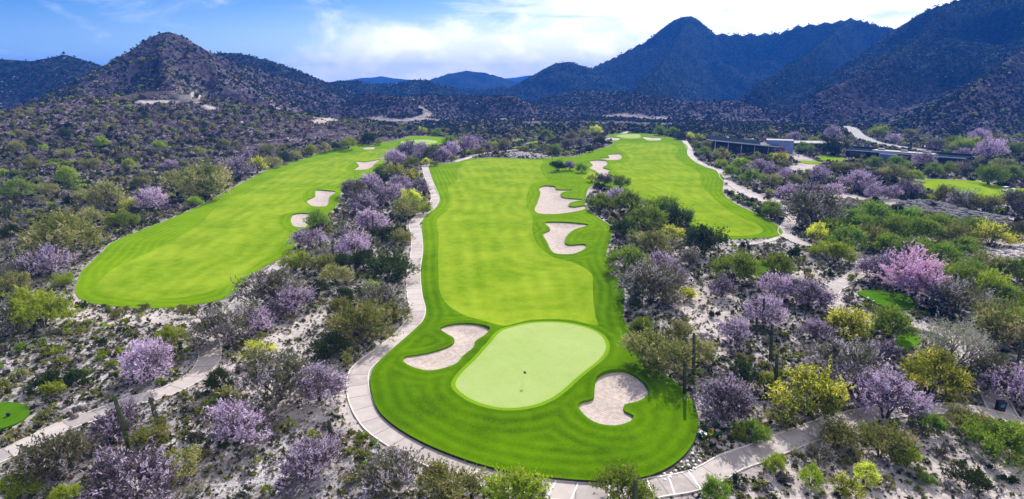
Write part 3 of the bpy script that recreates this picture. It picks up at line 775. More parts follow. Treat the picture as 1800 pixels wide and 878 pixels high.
for c, lab, k in TEE_POLYS:
    pts = [Vector(p) for p in c]; n = len(c)
    lo = c.min(0); hi = c.max(0); s = 1.3
    gxx, gyy = np.meshgrid(np.arange(lo[0], hi[0], s), np.arange(lo[1], hi[1], s)); g = np.stack([gxx.ravel(), gyy.ravel()], 1)
    g = g[inpoly(g[:, 0], g[:, 1], c) & (distline(g[:, 0], g[:, 1], c) > 0.4)]
    V2, _, F2, _, _, _ = delaunay_2d_cdt(pts + [Vector(p) for p in g], [(i, (i + 1) % n) for i in range(n)], [], 1, 1e-4)
    V = np.array([(v.x, v.y) for v in V2]); F = [tuple(f) for f in F2]
    z = height(V[:, 0], V[:, 1]) + 0.22
    cz = [tuple(map(float, (*V[i], z[i]))) for i in range(len(V))]
    F = [f if (V[f[1]][0]-V[f[0]][0])*(V[f[2]][1]-V[f[0]][1])-(V[f[1]][1]-V[f[0]][1])*(V[f[2]][0]-V[f[0]][0]) > 0 else f[::-1] for f in F]
    o = mesh_np('tee_lawn', cz, F, M['fairway'] if k else M['tee'], attrs={'edge': distline(V[:, 0], V[:, 1], c, True, 60.0)})
    tag(o, lab, 'tee lawn', kind='structure')
    b = c; zz = height(b[:, 0], b[:, 1])
    i = np.arange(n); j = (i + 1) % n
    e = mesh_np('bank', np.concatenate([np.column_stack([b, zz + 0.218]), np.column_stack([b, zz - 0.5])]), np.stack([i, j, n + j, n + i], 1), M['tee'], parent=o, attrs={'edge': np.zeros(2 * n)})

# ------------------------------------------------------------------ paths and roads
def ribbon(c, offs, dz, name, mat, parent=None, thick=0.35):
    """a strip along c between two side offsets, top at terrain + dz, with sides"""
    tan = np.gradient(c, axis=0); tan /= np.linalg.norm(tan, axis=1)[:, None]
    nr = np.stack([-tan[:, 1], tan[:, 0]], 1)
    s = np.concatenate([[0], np.cumsum(np.linalg.norm(np.diff(c, axis=0), axis=1))])
    zc = height(c[:, 0], c[:, 1]); k = np.ones(5) / 5
    cols = []; A = []
    for o_, low in ((offs[0], 1), (offs[0], 0), (offs[1], 0), (offs[1], 1)):
        p = c + nr * o_; z = height(p[:, 0], p[:, 1]) + dz - (thick if low else 0)
        cols.append(np.column_stack([p, z])); A.append(s)
    n = len(c); V = np.concatenate(cols); F = []
    i = np.arange(n - 1)
    for q in range(3):
        F.append(np.stack([q * n + i, (q + 1) * n + i, (q + 1) * n + i + 1, q * n + i + 1], 1))
    return mesh_np(name, V, np.concatenate(F), mat, parent, smooth_=False, attrs={'along': np.concatenate(A)})
for nm, c, w, lab in PATH_LINES:
    mat = M['asphalt'] if nm == 'road' else M['path']
    p = ribbon(c, (w / 2, -w / 2), 0.05, nm, mat); tag(p, lab, 'road' if nm == 'road' else 'path', kind='structure')
    if nm != 'footpath':
        cw = 0.16 if nm != 'road' else 0.5
        for sgn in (1, -1):
            a, b_ = sorted((sgn * w / 2, sgn * (w / 2 + cw)), reverse=True)
            ribbon(c, (a, b_), 0.11, 'kerb', M['curb'], p)
cartpath = [o for o in COL.objects if o.name == 'cart_path'][0]
# white stall lines across the path below the green
c0 = PATH_LINES[0][1]
marks = G([(840,836),(880,846),(921,854),(968,860),(1015,865),(1062,866),(1150,857),(1182,852),(1216,846)])[:, :2]
for mk in marks:
    i = int(np.argmin(np.linalg.norm(c0 - mk, axis=1))); i = min(max(i, 1), len(c0) - 2)
    tdir = c0[i + 1] - c0[i - 1]; tdir /= np.linalg.norm(tdir); nr = np.array([-tdir[1], tdir[0]])
    q = [c0[i] + nr * a + tdir * (b_ + a * 0.25) for a, b_ in ((-1.42, -.08), (1.42, -.08), (1.42, .08), (-1.42, .08))]
    q = np.array(q); z = height(q[:, 0], q[:, 1]) + 0.056
    mesh_np('stall_line', np.column_stack([q, z]), [(0, 1, 2, 3)] if np.cross(q[1] - q[0], q[2] - q[0]) > 0 else [(3, 2, 1, 0)], M['line'], cartpath, False)
# ------------------------------------------------------------------ plant builders
def quads(cent, du, dv):
    """leaf quads from centres and two half-vectors"""
    v = np.stack([cent - du - dv, cent + du - dv, cent + du + dv, cent - du + dv], 1).reshape(-1, 3)
    f = np.arange(len(v)).reshape(-1, 4)
    return v, f
def unit(v): return v / np.maximum(np.linalg.norm(v, axis=-1, keepdims=True), 1e-9)
def crown_mesh(name, seed, h=0.75, base=0.08, twigs=420, per=7, leaf=0.020, clumps=26, spiky=0.5, fill=0.55, flat=0.0, loose=0.10, link=False, mat=None):
    """crown of unit width: clumps through a lumpy dome, each a spray of leafy twigs that lean outwards and up"""
    r = np.random.default_rng(seed)
    # clump centres in the dome
    a = r.uniform(0, 2 * np.pi, clumps); u = r.uniform(0, 1, clumps)
    el = np.arcsin(np.clip(u * 1.15 - 0.15, -0.15, 1)); rad = r.uniform(fill, 1.0, clumps) ** 0.6
    lump = 1 + 0.24 * np.sin(a * 2 + r.uniform(0, 6)) * np.cos(el) + r.uniform(-0.16, 0.12, clumps)
    cc = np.stack([0.43 * rad * lump * np.cos(a) * np.cos(el), 0.43 * rad * lump * np.sin(a) * np.cos(el),
                   base + (h - base) * (0.30 + 0.58 * rad * lump * np.sin(el))], 1)
    k = r.integers(0, clumps, twigs); sz = r.uniform(0.6, 1.35, clumps)
    root = np.array([0, 0, base * 0.5])
    st = cc[k] + r.normal(0, 0.052 + loose * 0.25, (twigs, 3)) * sz[k][:, None] * np.array([1, 1, 0.8])
    d = unit(unit(st - root) * (0.6 + spiky) + r.normal(0, 0.55, (twigs, 3)) + np.array([0, 0, 0.25]))
    ln = r.uniform(0.05, 0.13, twigs) * (0.7 + 0.6 * spiky)
    t = (np.arange(per) + 0.5) / per
    c = st[:, None, :] + d[:, None, :] * (ln[:, None] * t)[:, :, None] + r.normal(0, 0.011, (twigs, per, 3))
    c = c.reshape(-1, 3); c[:, 2] = np.maximum(c[:, 2], 0.015)
    D = np.repeat(d, per, 0)
    n = len(c)
    ax = unit(D * 0.8 + r.normal(0, 0.6, (n, 3)))
    bx = unit(np.cross(ax, r.normal(0, 1, (n, 3))))
    s = leaf * r.uniform(0.6, 1.4, n)[:, None]
    v, f = quads(c, ax * s * (1.0 + spiky), bx * s * 0.55)
    rnd = np.repeat(r.uniform(0, 1, n), 4); rnd2 = np.repeat(r.uniform(0, 1, n), 4)
    cl = np.repeat(np.repeat(r.uniform(0, 1, clumps)[k], per), 4)
    return mesh_np(name, v, f, mat, smooth_=False, attrs={'mix': rnd * 0.55 + cl * 0.45, 'mix2': rnd2}, link=link), cc
def trunk_mesh(name, seed, cc, h, base, mat, thick=0.016, stems=5, twiggy=0):
    r = random.Random(seed); mb = MB()
    st = []
    for i in range(stems):
        a = 2 * math.pi * i / stems + r.uniform(-.5, .5); k = r.uniform(.10, .18)
        p0 = (0.015 * math.cos(a), 0.015 * math.sin(a), -0.05)
        p1 = (k * .4 * math.cos(a), k * .4 * math.sin(a), h * .14 + base * .3); p2 = (k * math.cos(a + .2), k * math.sin(a + .2), h * .33 + base * .4)
        mb.tube([p0, p1, p2], [thick, thick * .8, thick * .6], 5); st.append(p2)
    for c in cc:
        s = min(st, key=lambda p: (p[0]-c[0])**2 + (p[1]-c[1])**2 + (p[2]-c[2])**2)
        m_ = ((s[0]+c[0])/2 + r.uniform(-.02, .02), (s[1]+c[1])/2 + r.uniform(-.02, .02), (s[2]+c[2])/2 + .02)
        mb.tube([s, m_, tuple(c)], [thick * .5, thick * .35, thick * .12], 4)
        for q in range(twiggy):
            e = (c[0] + r.uniform(-.10, .10), c[1] + r.uniform(-.10, .10), c[2] + r.uniform(-.02, .12))
            mb.tube([m_, tuple(c), e], [thick * .28, thick * .2, thick * .06], 3)
    o = mb.build(name, mat, smooth_=True, link=False)
    return o

PUR = ((0.50, 0.33, 0.56), (0.74, 0.60, 0.80))
LEAF = {
 'P': leaf_material('lilac_bloom', ((0.055, 0.045, 0.045), (0.17, 0.14, 0.15)), ((0.30, 0.225, 0.335), (0.63, 0.52, 0.67)), 0.55, 0.28),
 'K': leaf_material('pink_bloom', ((0.07, 0.045, 0.055), (0.18, 0.12, 0.14)), ((0.46, 0.27, 0.40), (0.76, 0.54, 0.71)), 0.70, 0.30),
 'M': leaf_material('mauve_olive', ((0.055, 0.060, 0.026), (0.21, 0.205, 0.105)), ((0.27, 0.23, 0.28), (0.52, 0.46, 0.53)), 0.42, 0.28),
 'G': leaf_material('mid_green', ((0.055, 0.105, 0.006), (0.290, 0.390, 0.045)), None, 0, 0.36),
 'O': leaf_material('olive', ((0.065, 0.090, 0.012), (0.310, 0.325, 0.080)), ((0.30, 0.26, 0.12), (0.44, 0.38, 0.20)), 0.40, 0.34),
 'L': leaf_material('lime_green', ((0.105, 0.160, 0.006), (0.400, 0.470, 0.045)), None, 0, 0.48),
 'Y': leaf_material('yellow_bloom', ((0.090, 0.130, 0.008), (0.260, 0.300, 0.025)), ((0.50, 0.50, 0.04), (0.80, 0.79, 0.15)), 0.50, 0.45),
 'D': leaf_material('dark_green', ((0.014, 0.028, 0.006), (0.075, 0.105, 0.026)), None, 0, 0.26),
 'B': leaf_material('grey_twigs', ((0.14, 0.14, 0.10), (0.34, 0.33, 0.26)), None, 0, 0.28),
}
LEAF['o'] = leaf_material('hill_olive', ((0.020, 0.028, 0.008), (0.105, 0.115, 0.035)), None, 0, 0.25)
LEAF['d'] = leaf_material('hill_green', ((0.008, 0.016, 0.006), (0.040, 0.060, 0.022)), None, 0, 0.20)
LEAF['m'] = leaf_material('hill_mauve', ((0.030, 0.024, 0.024), (0.11, 0.085, 0.095)), ((0.16, 0.12, 0.16), (0.30, 0.24, 0.29)), 0.5, 0.22)
SPEC = {  # h, base, twigs, leaf, clumps, spiky, fill, stems, twiggy, bark
 'P': dict(h=.78, base=.06, twigs=860, leaf=.0112, clumps=34, spiky=.9, fill=.50, loose=.16), 'K': dict(h=.80, base=.08, twigs=960, leaf=.0118, clumps=36, spiky=.8, fill=.50, loose=.14),
 'M': dict(h=.76, base=.05, twigs=940, leaf=.0112, clumps=32, spiky=.9, fill=.45, loose=.16), 'G': dict(h=.74, base=.05, twigs=1120, leaf=.0115, clumps=28, spiky=.4, fill=.50, loose=.10),
 'O': dict(h=.72, base=.04, twigs=1040, leaf=.0112, clumps=28, spiky=.8, fill=.45, loose=.14), 'L': dict(h=.76, base=.05, twigs=1080, leaf=.0115, clumps=28, spiky=.6, fill=.50, loose=.11),
 'Y': dict(h=.76, base=.05, twigs=1080, leaf=.0115, clumps=30, spiky=.5, fill=.50, loose=.11), 'D': dict(h=.68, base=.03, twigs=1120, leaf=.0112, clumps=26, spiky=.4, fill=.45, loose=.10),
 'B': dict(h=.85, base=.16, twigs=420, leaf=.0080, clumps=34, spiky=1.2, fill=.55, loose=.16),
}
PROTO = {}
def protos(kind, var):
    key = (kind, var)
    if key not in PROTO:
        s = dict(SPEC[kind]); seed = ord(kind) * 10 + var
        bark = M['bark_pale'] if kind == 'B' else M['bark']
        crown, cc = crown_mesh('crown', seed, mat=LEAF[kind], **s)
        tr = trunk_mesh('trunk', seed, cc, s['h'], s['base'], bark, .016 if kind != 'B' else .019, 5, 2 if kind in 'BPM' else 1)
        PROTO[key] = (crown, tr)
    return PROTO[key]
LOW = {}
def low_mesh(kind, var, twigs=46, per=4, leaf=0.062, h=.62):
    key = (kind, var, twigs)
    if key not in LOW:
        LOW[key] = crown_mesh('foliage', 900 + ord(kind) + var * 31, h=h, base=.03, twigs=twigs, per=per, leaf=leaf, clumps=9, spiky=.5, fill=.3, mat=LEAF[kind])[0]
    return LOW[key]

# ------------------------------------------------------------------ the trees one can tell apart: x, y of the foot and crown width in the photograph, kind
TREES = [
# lower left
(268,676,88,'P'),(100,858,112,'M'),(212,776,76,'P'),(423,780,92,'P'),(492,714,115,'M'),(562,712,78,'P'),(552,852,96,'P'),(240,902,138,'P'),(455,640,46,'Y'),
(305,622,60,'L'),(390,690,52,'D'),(268,792,60,'O'),(322,838,60,'O'),(28,888,64,'L'),(120,892,54,'L'),(78,586,94,'L'),(12,600,72,'M'),(405,612,92,'M'),(582,632,60,'D'),
(640,612,96,'O'),(668,570,76,'M'),(682,884,118,'M'),(796,888,98,'O'),(915,915,112,'L'),(1100,905,104,'G'),
# left strip
(480,546,92,'M'),(516,558,68,'P'),(455,590,50,'P'),(543,440,46,'P'),(560,406,48,'G'),(520,480,46,'L'),(563,484,46,'O'),(592,502,46,'O'),
(622,350,42,'M'),(652,334,30,'P'),(673,329,32,'D'),(694,313,28,'Y'),(726,321,28,'Y'),(704,336,30,'P'),(737,347,36,'P'),(672,365,46,'P'),(697,350,30,'P'),(722,363,34,'Y'),(737,372,30,'G'),
(640,380,50,'P'),(744,380,28,'L'),(716,388,46,'O'),(652,412,52,'P'),(684,428,40,'D'),(624,456,56,'P'),(642,478,50,'D'),(687,499,76,'D'),(607,478,38,'D'),(706,434,38,'O'),(616,537,44,'D'),(700,566,42,'O'),
(601,432,36,'M'),(572,462,34,'M'),(598,556,40,'O'),(654,520,34,'L'),(560,520,36,'D'),(666,395,30,'M'),
(716,277,32,'P'),(740,272,26,'P'),(760,288,34,'M'),(779,288,28,'P'),(795,276,30,'P'),(793,286,17,'O'),(827,270,32,'P'),(842,276,20,'O'),(854,268,20,'M'),(791,260,24,'G'),(811,260,18,'L'),(836,254,18,'P'),(886,264,24,'O'),(866,264,18,'L'),
(695,295,34,'P'),(726,298,24,'G'),(738,286,22,'P'),(750,293,16,'Y'),(764,294,15,'O'),(670,310,26,'G'),
(613,264,26,'L'),(648,256,28,'D'),(667,256,14,'O'),(767,241,18,'G'),(742,238,16,'Y'),(590,266,20,'D'),(572,270,22,'O'),(548,276,24,'L'),(520,284,24,'O'),(500,290,28,'D'),(478,298,30,'O'),(452,308,34,'Y'),
# left hillside
(357,358,82,'O'),(420,316,46,'P'),(266,374,52,'P'),(222,404,40,'G'),(160,397,40,'O'),(125,468,114,'O'),(88,489,60,'P'),(42,498,50,'M'),(14,524,60,'O'),(190,372,60,'O'),(122,327,36,'L'),(82,347,34,'O'),
(34,354,44,'G'),(150,360,34,'O'),(342,367,24,'L'),(232,376,30,'Y'),(113,505,28,'L'),(250,330,26,'O'),(300,318,24,'O'),(330,300,26,'M'),(230,300,24,'L'),(160,300,26,'O'),(390,300,24,'M'),(60,300,26,'O'),(20,420,34,'D'),(200,400,28,'L'),
(300,300,20,'P'),(350,275,20,'L'),(430,282,22,'P'),(280,268,22,'L'),(180,262,24,'L'),(115,280,26,'O'),(395,262,20,'O'),(470,272,22,'O'),(30,270,26,'O'),(120,245,22,'D'),
# between the fairways
(980,304,28,'D'),(1001,302,20,'P'),(1022,306,24,'G'),(1040,322,20,'Y'),(1060,330,30,'M'),(1053,374,42,'G'),(1082,364,36,'P'),(1090,335,32,'G'),(1133,370,22,'B'),(1105,380,50,'G'),(1160,388,54,'G'),(1135,412,64,'G'),(1095,424,48,'D'),(1100,482,72,'G'),
(1150,452,52,'O'),(1182,428,38,'Y'),(1188,402,56,'D'),(1144,542,96,'M'),(1188,502,42,'P'),(1125,592,44,'G'),(1152,664,96,'O'),(1121,590,30,'D'),(1236,456,76,'D'),(1207,532,34,'Y'),(1180,540,38,'O'),(1213,470,36,'M'),(1120,440,40,'O'),(1165,480,40,'P'),(1195,600,46,'O'),(1205,655,42,'D'),
(958,247,22,'G'),(997,266,26,'M'),(973,276,28,'G'),(1036,270,16,'D'),(1005,250,22,'O'),(1052,261,28,'D'),(1047,241,24,'Y'),(1158,240,20,'G'),(1180,242,24,'G'),(1196,248,22,'D'),(1020,262,22,'M'),(935,268,20,'G'),(920,272,18,'O'),(985,258,20,'D'),(1025,244,20,'O'),
# right, near
(1272,748,100,'P'),(1325,777,46,'G'),(1294,770,32,'L'),(1420,740,114,'Y'),(1345,692,46,'L'),(1370,752,44,'O'),(1556,747,112,'P'),(1630,708,110,'Y'),(1672,667,116,'B'),(1732,692,78,'M'),(1785,716,90,'P'),(1480,692,108,'M'),(1545,654,64,'P'),
(1488,605,72,'Y'),(1562,602,76,'G'),(1757,612,98,'O'),(1290,607,56,'P'),(1305,684,60,'D'),(1230,642,56,'O'),(1475,792,62,'O'),(1545,812,88,'O'),(1630,762,46,'G'),(1700,768,66,'O'),(1745,812,96,'G'),(1790,802,66,'Y'),
(1425,856,42,'L'),(1488,877,46,'Y'),(1518,852,46,'Y'),(1592,827,52,'L'),(1625,853,30,'G'),(1700,866,66,'D'),(1362,832,42,'L'),(1440,817,48,'M'),(1258,884,56,'G'),(1392,802,26,'B'),
(1545,499,62,'P'),(1605,534,96,'K'),(1680,564,86,'M'),(1267,527,44,'P'),(1363,527,52,'P'),(1420,547,64,'P'),(1343,577,68,'P'),(1432,602,52,'P'),(1290,502,76,'G'),(1368,497,64,'G'),(1435,427,38,'Y'),
(1487,445,58,'G'),(1440,452,32,'L'),(1468,467,50,'L'),(1430,407,86,'M'),(1357,387,38,'G'),(1335,380,22,'D'),(1383,352,34,'P'),(1432,367,52,'P'),(1462,352,34,'P'),(1438,322,32,'P'),(1505,342,46,'P'),(1537,352,32,'P'),(1563,354,32,'P'),(1597,350,36,'P'),
(1337,307,32,'P'),(1320,327,36,'G'),(1356,330,32,'O'),(1658,358,36,'O'),(1690,372,40,'M'),(1727,377,44,'O'),(1782,378,52,'M'),(1737,330,46,'G'),(1784,324,42,'G'),(1786,427,46,'M'),
# green thicket
(1500,410,56,'G'),(1535,400,54,'G'),(1560,425,56,'G'),(1590,408,56,'G'),(1620,430,60,'G'),(1650,415,54,'G'),(1680,435,56,'O'),(1710,425,50,'G'),(1738,438,56,'Y'),(1530,440,52,'O'),(1570,455,56,'G'),(1610,465,58,'G'),(1655,470,56,'G'),(1690,455,50,'G'),(1460,420,46,'G'),
(1640,505,60,'G'),(1690,520,62,'G'),(1735,530,62,'L'),(1775,545,60,'G'),(1790,500,56,'G'),(1740,490,54,'O'),(1700,495,50,'G'),(1780,590,56,'L'),(1480,388,44,'M'),(1515,382,36,'O'),
# right, towards the clubhouse
(1212,248,16,'Y'),(1229,248,14,'Y'),(1224,266,18,'G'),(1237,278,24,'G'),(1268,286,30,'O'),(1268,297,20,'L'),(1300,300,26,'L'),(1340,293,20,'D'),(1371,294,28,'Y'),(1370,276,20,'P'),(1287,316,30,'G'),(1310,312,22,'P'),(1381,317,24,'P'),(1354,313,20,'P'),(1443,317,26,'P'),(1393,254,24,'P'),(1430,254,16,'L'),(1463,244,26,'P'),
(1412,272,28,'G'),(1465,278,44,'D'),(1473,308,30,'O'),(1400,330,28,'O'),(1536,299,26,'G'),(1578,302,34,'G'),(1620,299,36,'P'),(1640,314,32,'G'),(1665,312,30,'G'),(1687,310,28,'M'),(1710,310,28,'D'),(1737,285,44,'P'),(1696,270,36,'L'),(1690,282,24,'P'),(1668,264,28,'G'),(1642,267,28,'M'),(1570,254,20,'P'),(1543,244,26,'L'),(1680,242,24,'D'),(1783,278,32,'G'),(1512,327,30,'P'),(1570,322,40,'O'),(1540,320,24,'M'),(1605,322,28,'L'),(1760,300,30,'O'),(1500,310,26,'O'),(1750,258,26,'O'),(1720,250,24,'P'),(1600,244,20,'O'),(1245,262,18,'O'),
]
KIND = {
 'P': ('ironwood_tree', 'lilac flowering tree', 'lilac flowering'), 'K': ('ironwood_tree', 'bright pink flowering tree', 'pink flowering'), 'M': ('mesquite_tree', 'mauve and olive tree', 'mauve and olive'),
 'G': ('palo_verde_tree', 'green leafy tree', 'leafy green'), 'O': ('palo_verde_tree', 'dull olive tree', 'dull olive'), 'L': ('palo_verde_tree', 'lime green tree', 'lime green'),
 'Y': ('palo_verde_tree', 'yellow blossoming tree', 'yellow blossoming'), 'D': ('mesquite_tree', 'dark green bushy tree', 'dark green'), 'B': ('mesquite_tree', 'nearly bare grey tree', 'bare grey'),
}
LAND = [  # landmarks used to say which one is meant (all findable in the photograph)
 (916,690,'the flagged green'),(780,620,'the left curved bunker by the green'),(1080,705,'the kidney bunker'),(985,352,'the bunker with grass fingers'),(990,420,'the notched bunker'),(1060,298,'the long far bunker'),
 (565,350,'the curved bunker of the left hole'),(530,388,'the nearest bunker of the left hole'),(645,290,'the upper bunker of the left hole'),(1247,757,'the parked utility cart'),(213,745,'the armed saguaro'),(272,725,'the short leaning saguaro'),
 (25,733,'the oval tee at the left edge'),(370,620,'the bend of the left path'),(300,690,'the left path'),(60,780,'the lowest stretch of the left path'),(160,535,'the near tip of the left fairway'),(290,542,'the near end of the left fairway'),(246,408,'the left rim of the left hole'),(441,314,'the upper left rim of the left hole'),(560,270,'the far left rim of the left hole'),
 (750,300,'the far start of the middle path'),(760,360,'the first bend of the middle path'),(732,430,'the middle path beside the fairway'),(730,520,'the middle path above the bend'),(640,650,'the big bend of the middle path'),(700,776,'the path below the green'),(950,855,'the white stall lines'),(1200,850,'the white stones by the path'),
 (1100,600,'the right rim of the green lawn'),(1190,680,'the pair of saguaros beside the lawn'),(1356,600,'the tall saguaro among lilac trees'),(1455,705,'the dead pole by the right path'),(1757,708,'the dark litter bin'),(1400,770,'the lower right path'),(1650,722,'the shaded right path'),
 (1560,530,'the right oval tee'),(1596,600,'the half hidden tee'),(1340,472,'the small tee below the right fairway'),(1340,415,'the near tip of the right fairway'),(1500,480,'the double bend of the right path'),(1300,362,'the right rim of the right fairway'),(1225,285,'the upper rim of the right fairway'),
 (1690,335,'the wide pale tee'),(1670,382,'the dark rock bank'),(1300,250,'the dark roofed clubhouse'),(1420,257,'the low clubhouse wing'),(1450,281,'the practice strips'),(1580,285,'the long flat building'),(1510,238,'the asphalt road bend'),(1600,440,'the green thicket'),(1730,520,'the lower thicket'),
 (1120,240,'the far right green'),(915,252,'the three small far tees'),(970,280,'the far end of the middle fairway'),(735,250,'the far left green'),(840,275,'the pale path behind the fairway'),(1345,552,'the slim saguaro by the lilac trees'),
 (330,168,'the round retaining wall'),(206,265,'the saguaro cluster on the slope'),(1770,860,'the lower right corner'),(1560,860,'the pale gravel flat'),(30,860,'the lower left corner'),(330,860,'the bottom gravel slope'),(60,440,'the saguaros near the left edge'),(150,330,'the rocky left slope'),
]
USED = {}
ORD = ['', 'second', 'third', 'fourth', 'fifth', 'sixth', 'seventh', 'eighth', 'ninth', 'tenth', 'eleventh', 'twelfth', 'thirteenth', 'fourteenth', 'fifteenth']
def relation(px, py, lx, ly, w):
    dx, dy = px - lx, py - ly
    pers = max(0.25, (py - HORIZON) / 450.0)
    d = math.hypot(dx, dy * 1.8) / pers
    dep = abs(dy) * 1.8
    if abs(dx) > dep * 1.3: rel = 'left of' if dx < 0 else 'right of'
    elif dep > abs(dx) * 1.3: rel = 'behind' if dy < 0 else 'in front of'
    else: rel = ('behind and ' if dy < 0 else 'in front and ') + ('left of' if dx < 0 else 'right of')
    grade = 'just ' if d < 70 else ('' if d < 170 else 'well ')
    return grade + rel, d
def which(px, py, look, size_w):
    """a label that no other thing carries"""
    ls = sorted(LAND, key=lambda l: relation(px, py, l[0], l[1], 0)[1])
    size = size_w
    tries = []
    for l in ls[:3]:
        r_, _ = relation(px, py, l[0], l[1], 0)
        s = f"{size} {look} {r_} {l[2]}"
        if len(s.split()) <= 16: tries.append(s)
    for a in (0, 1):
        for b in (1, 2, 3):
            if a == b: continue
            ra = relation(px, py, ls[a][0], ls[a][1], 0)[0]; rb = relation(px, py, ls[b][0], ls[b][1], 0)[0]
            s = f"{size} {look} {ra} {ls[a][2]}, {rb} {ls[b][2]}"
            if len(s.split()) <= 16: tries.append(s)
    for s in tries:
        if s not in USED:
            USED[s] = 1; return s
    r0 = relation(px, py, ls[0][0], ls[0][1], 0)[0]
    for o in ORD[1:]:
        s = f"{o} nearest {size} {look} {r0} {ls[0][2]}"
        if len(s.split()) > 16: s = f"{o} nearest {look} {r0} {ls[0][2]}"
        if s not in USED:
            USED[s] = 1; return s
    s = f"{size} {look} {r0} {ls[0][2]}"; return s
tp = G([(t[0], t[1] - 0.10 * t[2]) for t in TREES])
order = sorted(range(len(TREES)), key=lambda i: tp[i][1])
tree_xy = []
for q, i in enumerate(order):
    px, py, w, k = TREES[i]; p = tp[i]
    depth = p[1] * CP + (CAM_H - p[2]) * SP
    wm = 1.02 * w * depth / FPX
    crown, trunk = protos(k, (i * 7 + 3) % 5)
    nm, look, _ = KIND[k]
    cat = 'tree'
    size = 'large' if wm > 7.0 else ('small' if wm < 4.3 else 'middling')
    t = empty(nm, (p[0], p[1], p[2] - 0.05), RNG.uniform(0, 6.28), (wm * RNG.uniform(.95, 1.05), wm * RNG.uniform(.95, 1.05), wm * RNG.uniform(.90, 1.08)))
    tag(t, which(px, py - w * .35, look, size), cat, {'P': 'lilac flowering trees', 'K': 'pink flowering trees', 'M': 'mauve and olive trees', 'G': 'green trees', 'O': 'olive trees', 'L': 'lime green trees', 'Y': 'yellow blossoming trees', 'D': 'dark bushy trees', 'B': 'bare grey trees'}[k])
    for nm2, me in (('crown', crown), ('trunk', trunk)):
        c = bpy.data.objects.new(nm2, me); COL.objects.link(c); c.parent = t
    tree_xy.append((p[0], p[1], wm))
tree_xy = np.array(tree_xy)
print('trees', len(TREES))

# ------------------------------------------------------------------ saguaros
def saguaro_material():
    m, t, b, o = material('saguaro_skin'); v = objvec(t)
    sp = N(t, 'ShaderNodeSeparateXYZ'); L(t, v, sp.inputs[0])
    n = noise(t, v, 1.5, 4)
    c = mixc(t, smooth(t, n, .3, .7), (0.045, 0.060, 0.030), (0.09, 0.11, 0.05))
    L(t, c, b.inputs['Base Color']); b.inputs['Roughness'].default_value = 0.8
    return m
M['saguaro'] = saguaro_material(); M['dead'] = plain('dead_wood', (0.10, 0.075, 0.065), 0.9, 0.3, 3)
def ribbed(pts, rads, ribs=14):
    """a pleated column: alternating ridge and groove vertices"""
    v = []; f = []; seg = ribs * 2
    pts = [Vector(p) for p in pts]
    for i, p in enumerate(pts):
        d = (pts[min(i+1, len(pts)-1)] - pts[max(i-1, 0)]).normalized()
        u = Vector((1, 0, 0)); u = (u - d * u.dot(d)).normalized(); w = d.cross(u)
        for k in range(seg):
            a = 2*math.pi*k/seg; r = rads[i] * (1.0 if k % 2 else 0.80)
            v.append(tuple(p + (u*math.cos(a) + w*math.sin(a))*r))
    for i in range(len(pts)-1):
        for k in range(seg):
            a = i*seg+k; b = i*seg+(k+1) % seg; f.append((a, b, b+seg, a+seg))
    v.append(tuple(pts[-1])); top = len(v)-1; n0 = (len(pts)-1)*seg
    for k in range(seg): f.append((n0+k, n0+(k+1) % seg, top))
    return v, f
def saguaro(px, pyt, pxb, pyb, label, arms=0, dead=False, thick=1.0):
    p = G([(pxb, pyb)])[0]
    # height so that the top reaches its pixel row
    a, dyy, dzz = ray(pxb, pyt); t = p[1] / float(dyy); h = CAM_H + float(dzz) * t - p[2]
    h = max(1.5, min(h, 9.5))
    depth = p[1] * CP + (CAM_H - p[2]) * SP
    topx = (px - 900) / FPX * (p[1] * CP + (CAM_H - p[2] - h) * SP)
    lean = max(-.6, min(.6, topx - p[0]))
    s = empty('dead_trunk' if dead else 'saguaro', tuple(p)); r = (0.10 if dead else 0.25) * thick
    n = 9; zs = [(-.2 + (h + .2) * i / (n - 1)) for i in range(n)] + [h + r * .5, h + r * .8]
    rd = [r * (.78 + .22 * math.sin(math.pi * min(1, i / (n - 1) * 1.2))) for i in range(n)] + [r * .72, r * .3]
    v, f = ribbed([(lean * max(0, z) / h + (0.06 * math.sin(z) if dead else 0), 0, z) for z in zs], rd, 12 if not dead else 4)
    mesh_np('trunk' if dead else 'stem', v, f, M['dead'] if dead else M['saguaro'], s, False)
    rr = random.Random(int(px))
    for q in range(arms):
        sg = (1, -1)[q % 2] ; z0 = h * rr.uniform(.38, .5); ln = h * rr.uniform(.18, .26); ox = lean * z0 / h; ra = r * .62; dy_ = rr.uniform(-.3, .3)
        pts = [(ox, 0, z0 - .1), (ox + sg * .45, dy_ * .4, z0), (ox + sg * .66, dy_, z0 + .25), (ox + sg * .70, dy_, z0 + ln * .6), (ox + sg * .70, dy_, z0 + ln), (ox + sg * .70, dy_, z0 + ln + ra * .7)]
        v, f = ribbed(pts, [ra * .8, ra, ra, ra, ra * .85, ra * .35], 10); mesh_np('arm', v, f, M['saguaro'], s, False)
    if dead:
        for q in range(3):
            z0 = h * (.55 + .14 * q); sg = 1 if q % 2 else -1
            MB().tube([(lean * z0 / h, 0, z0), (lean * z0 / h + sg * .3, .1, z0 + .5), (lean * z0 / h + sg * .42, .12, z0 + 1.0)], [.045, .03, .012], 5).build('branch', M['dead'], s)
    tag(s, label, 'dead trunk' if dead else 'saguaro cactus', None if dead else 'saguaros'); return s
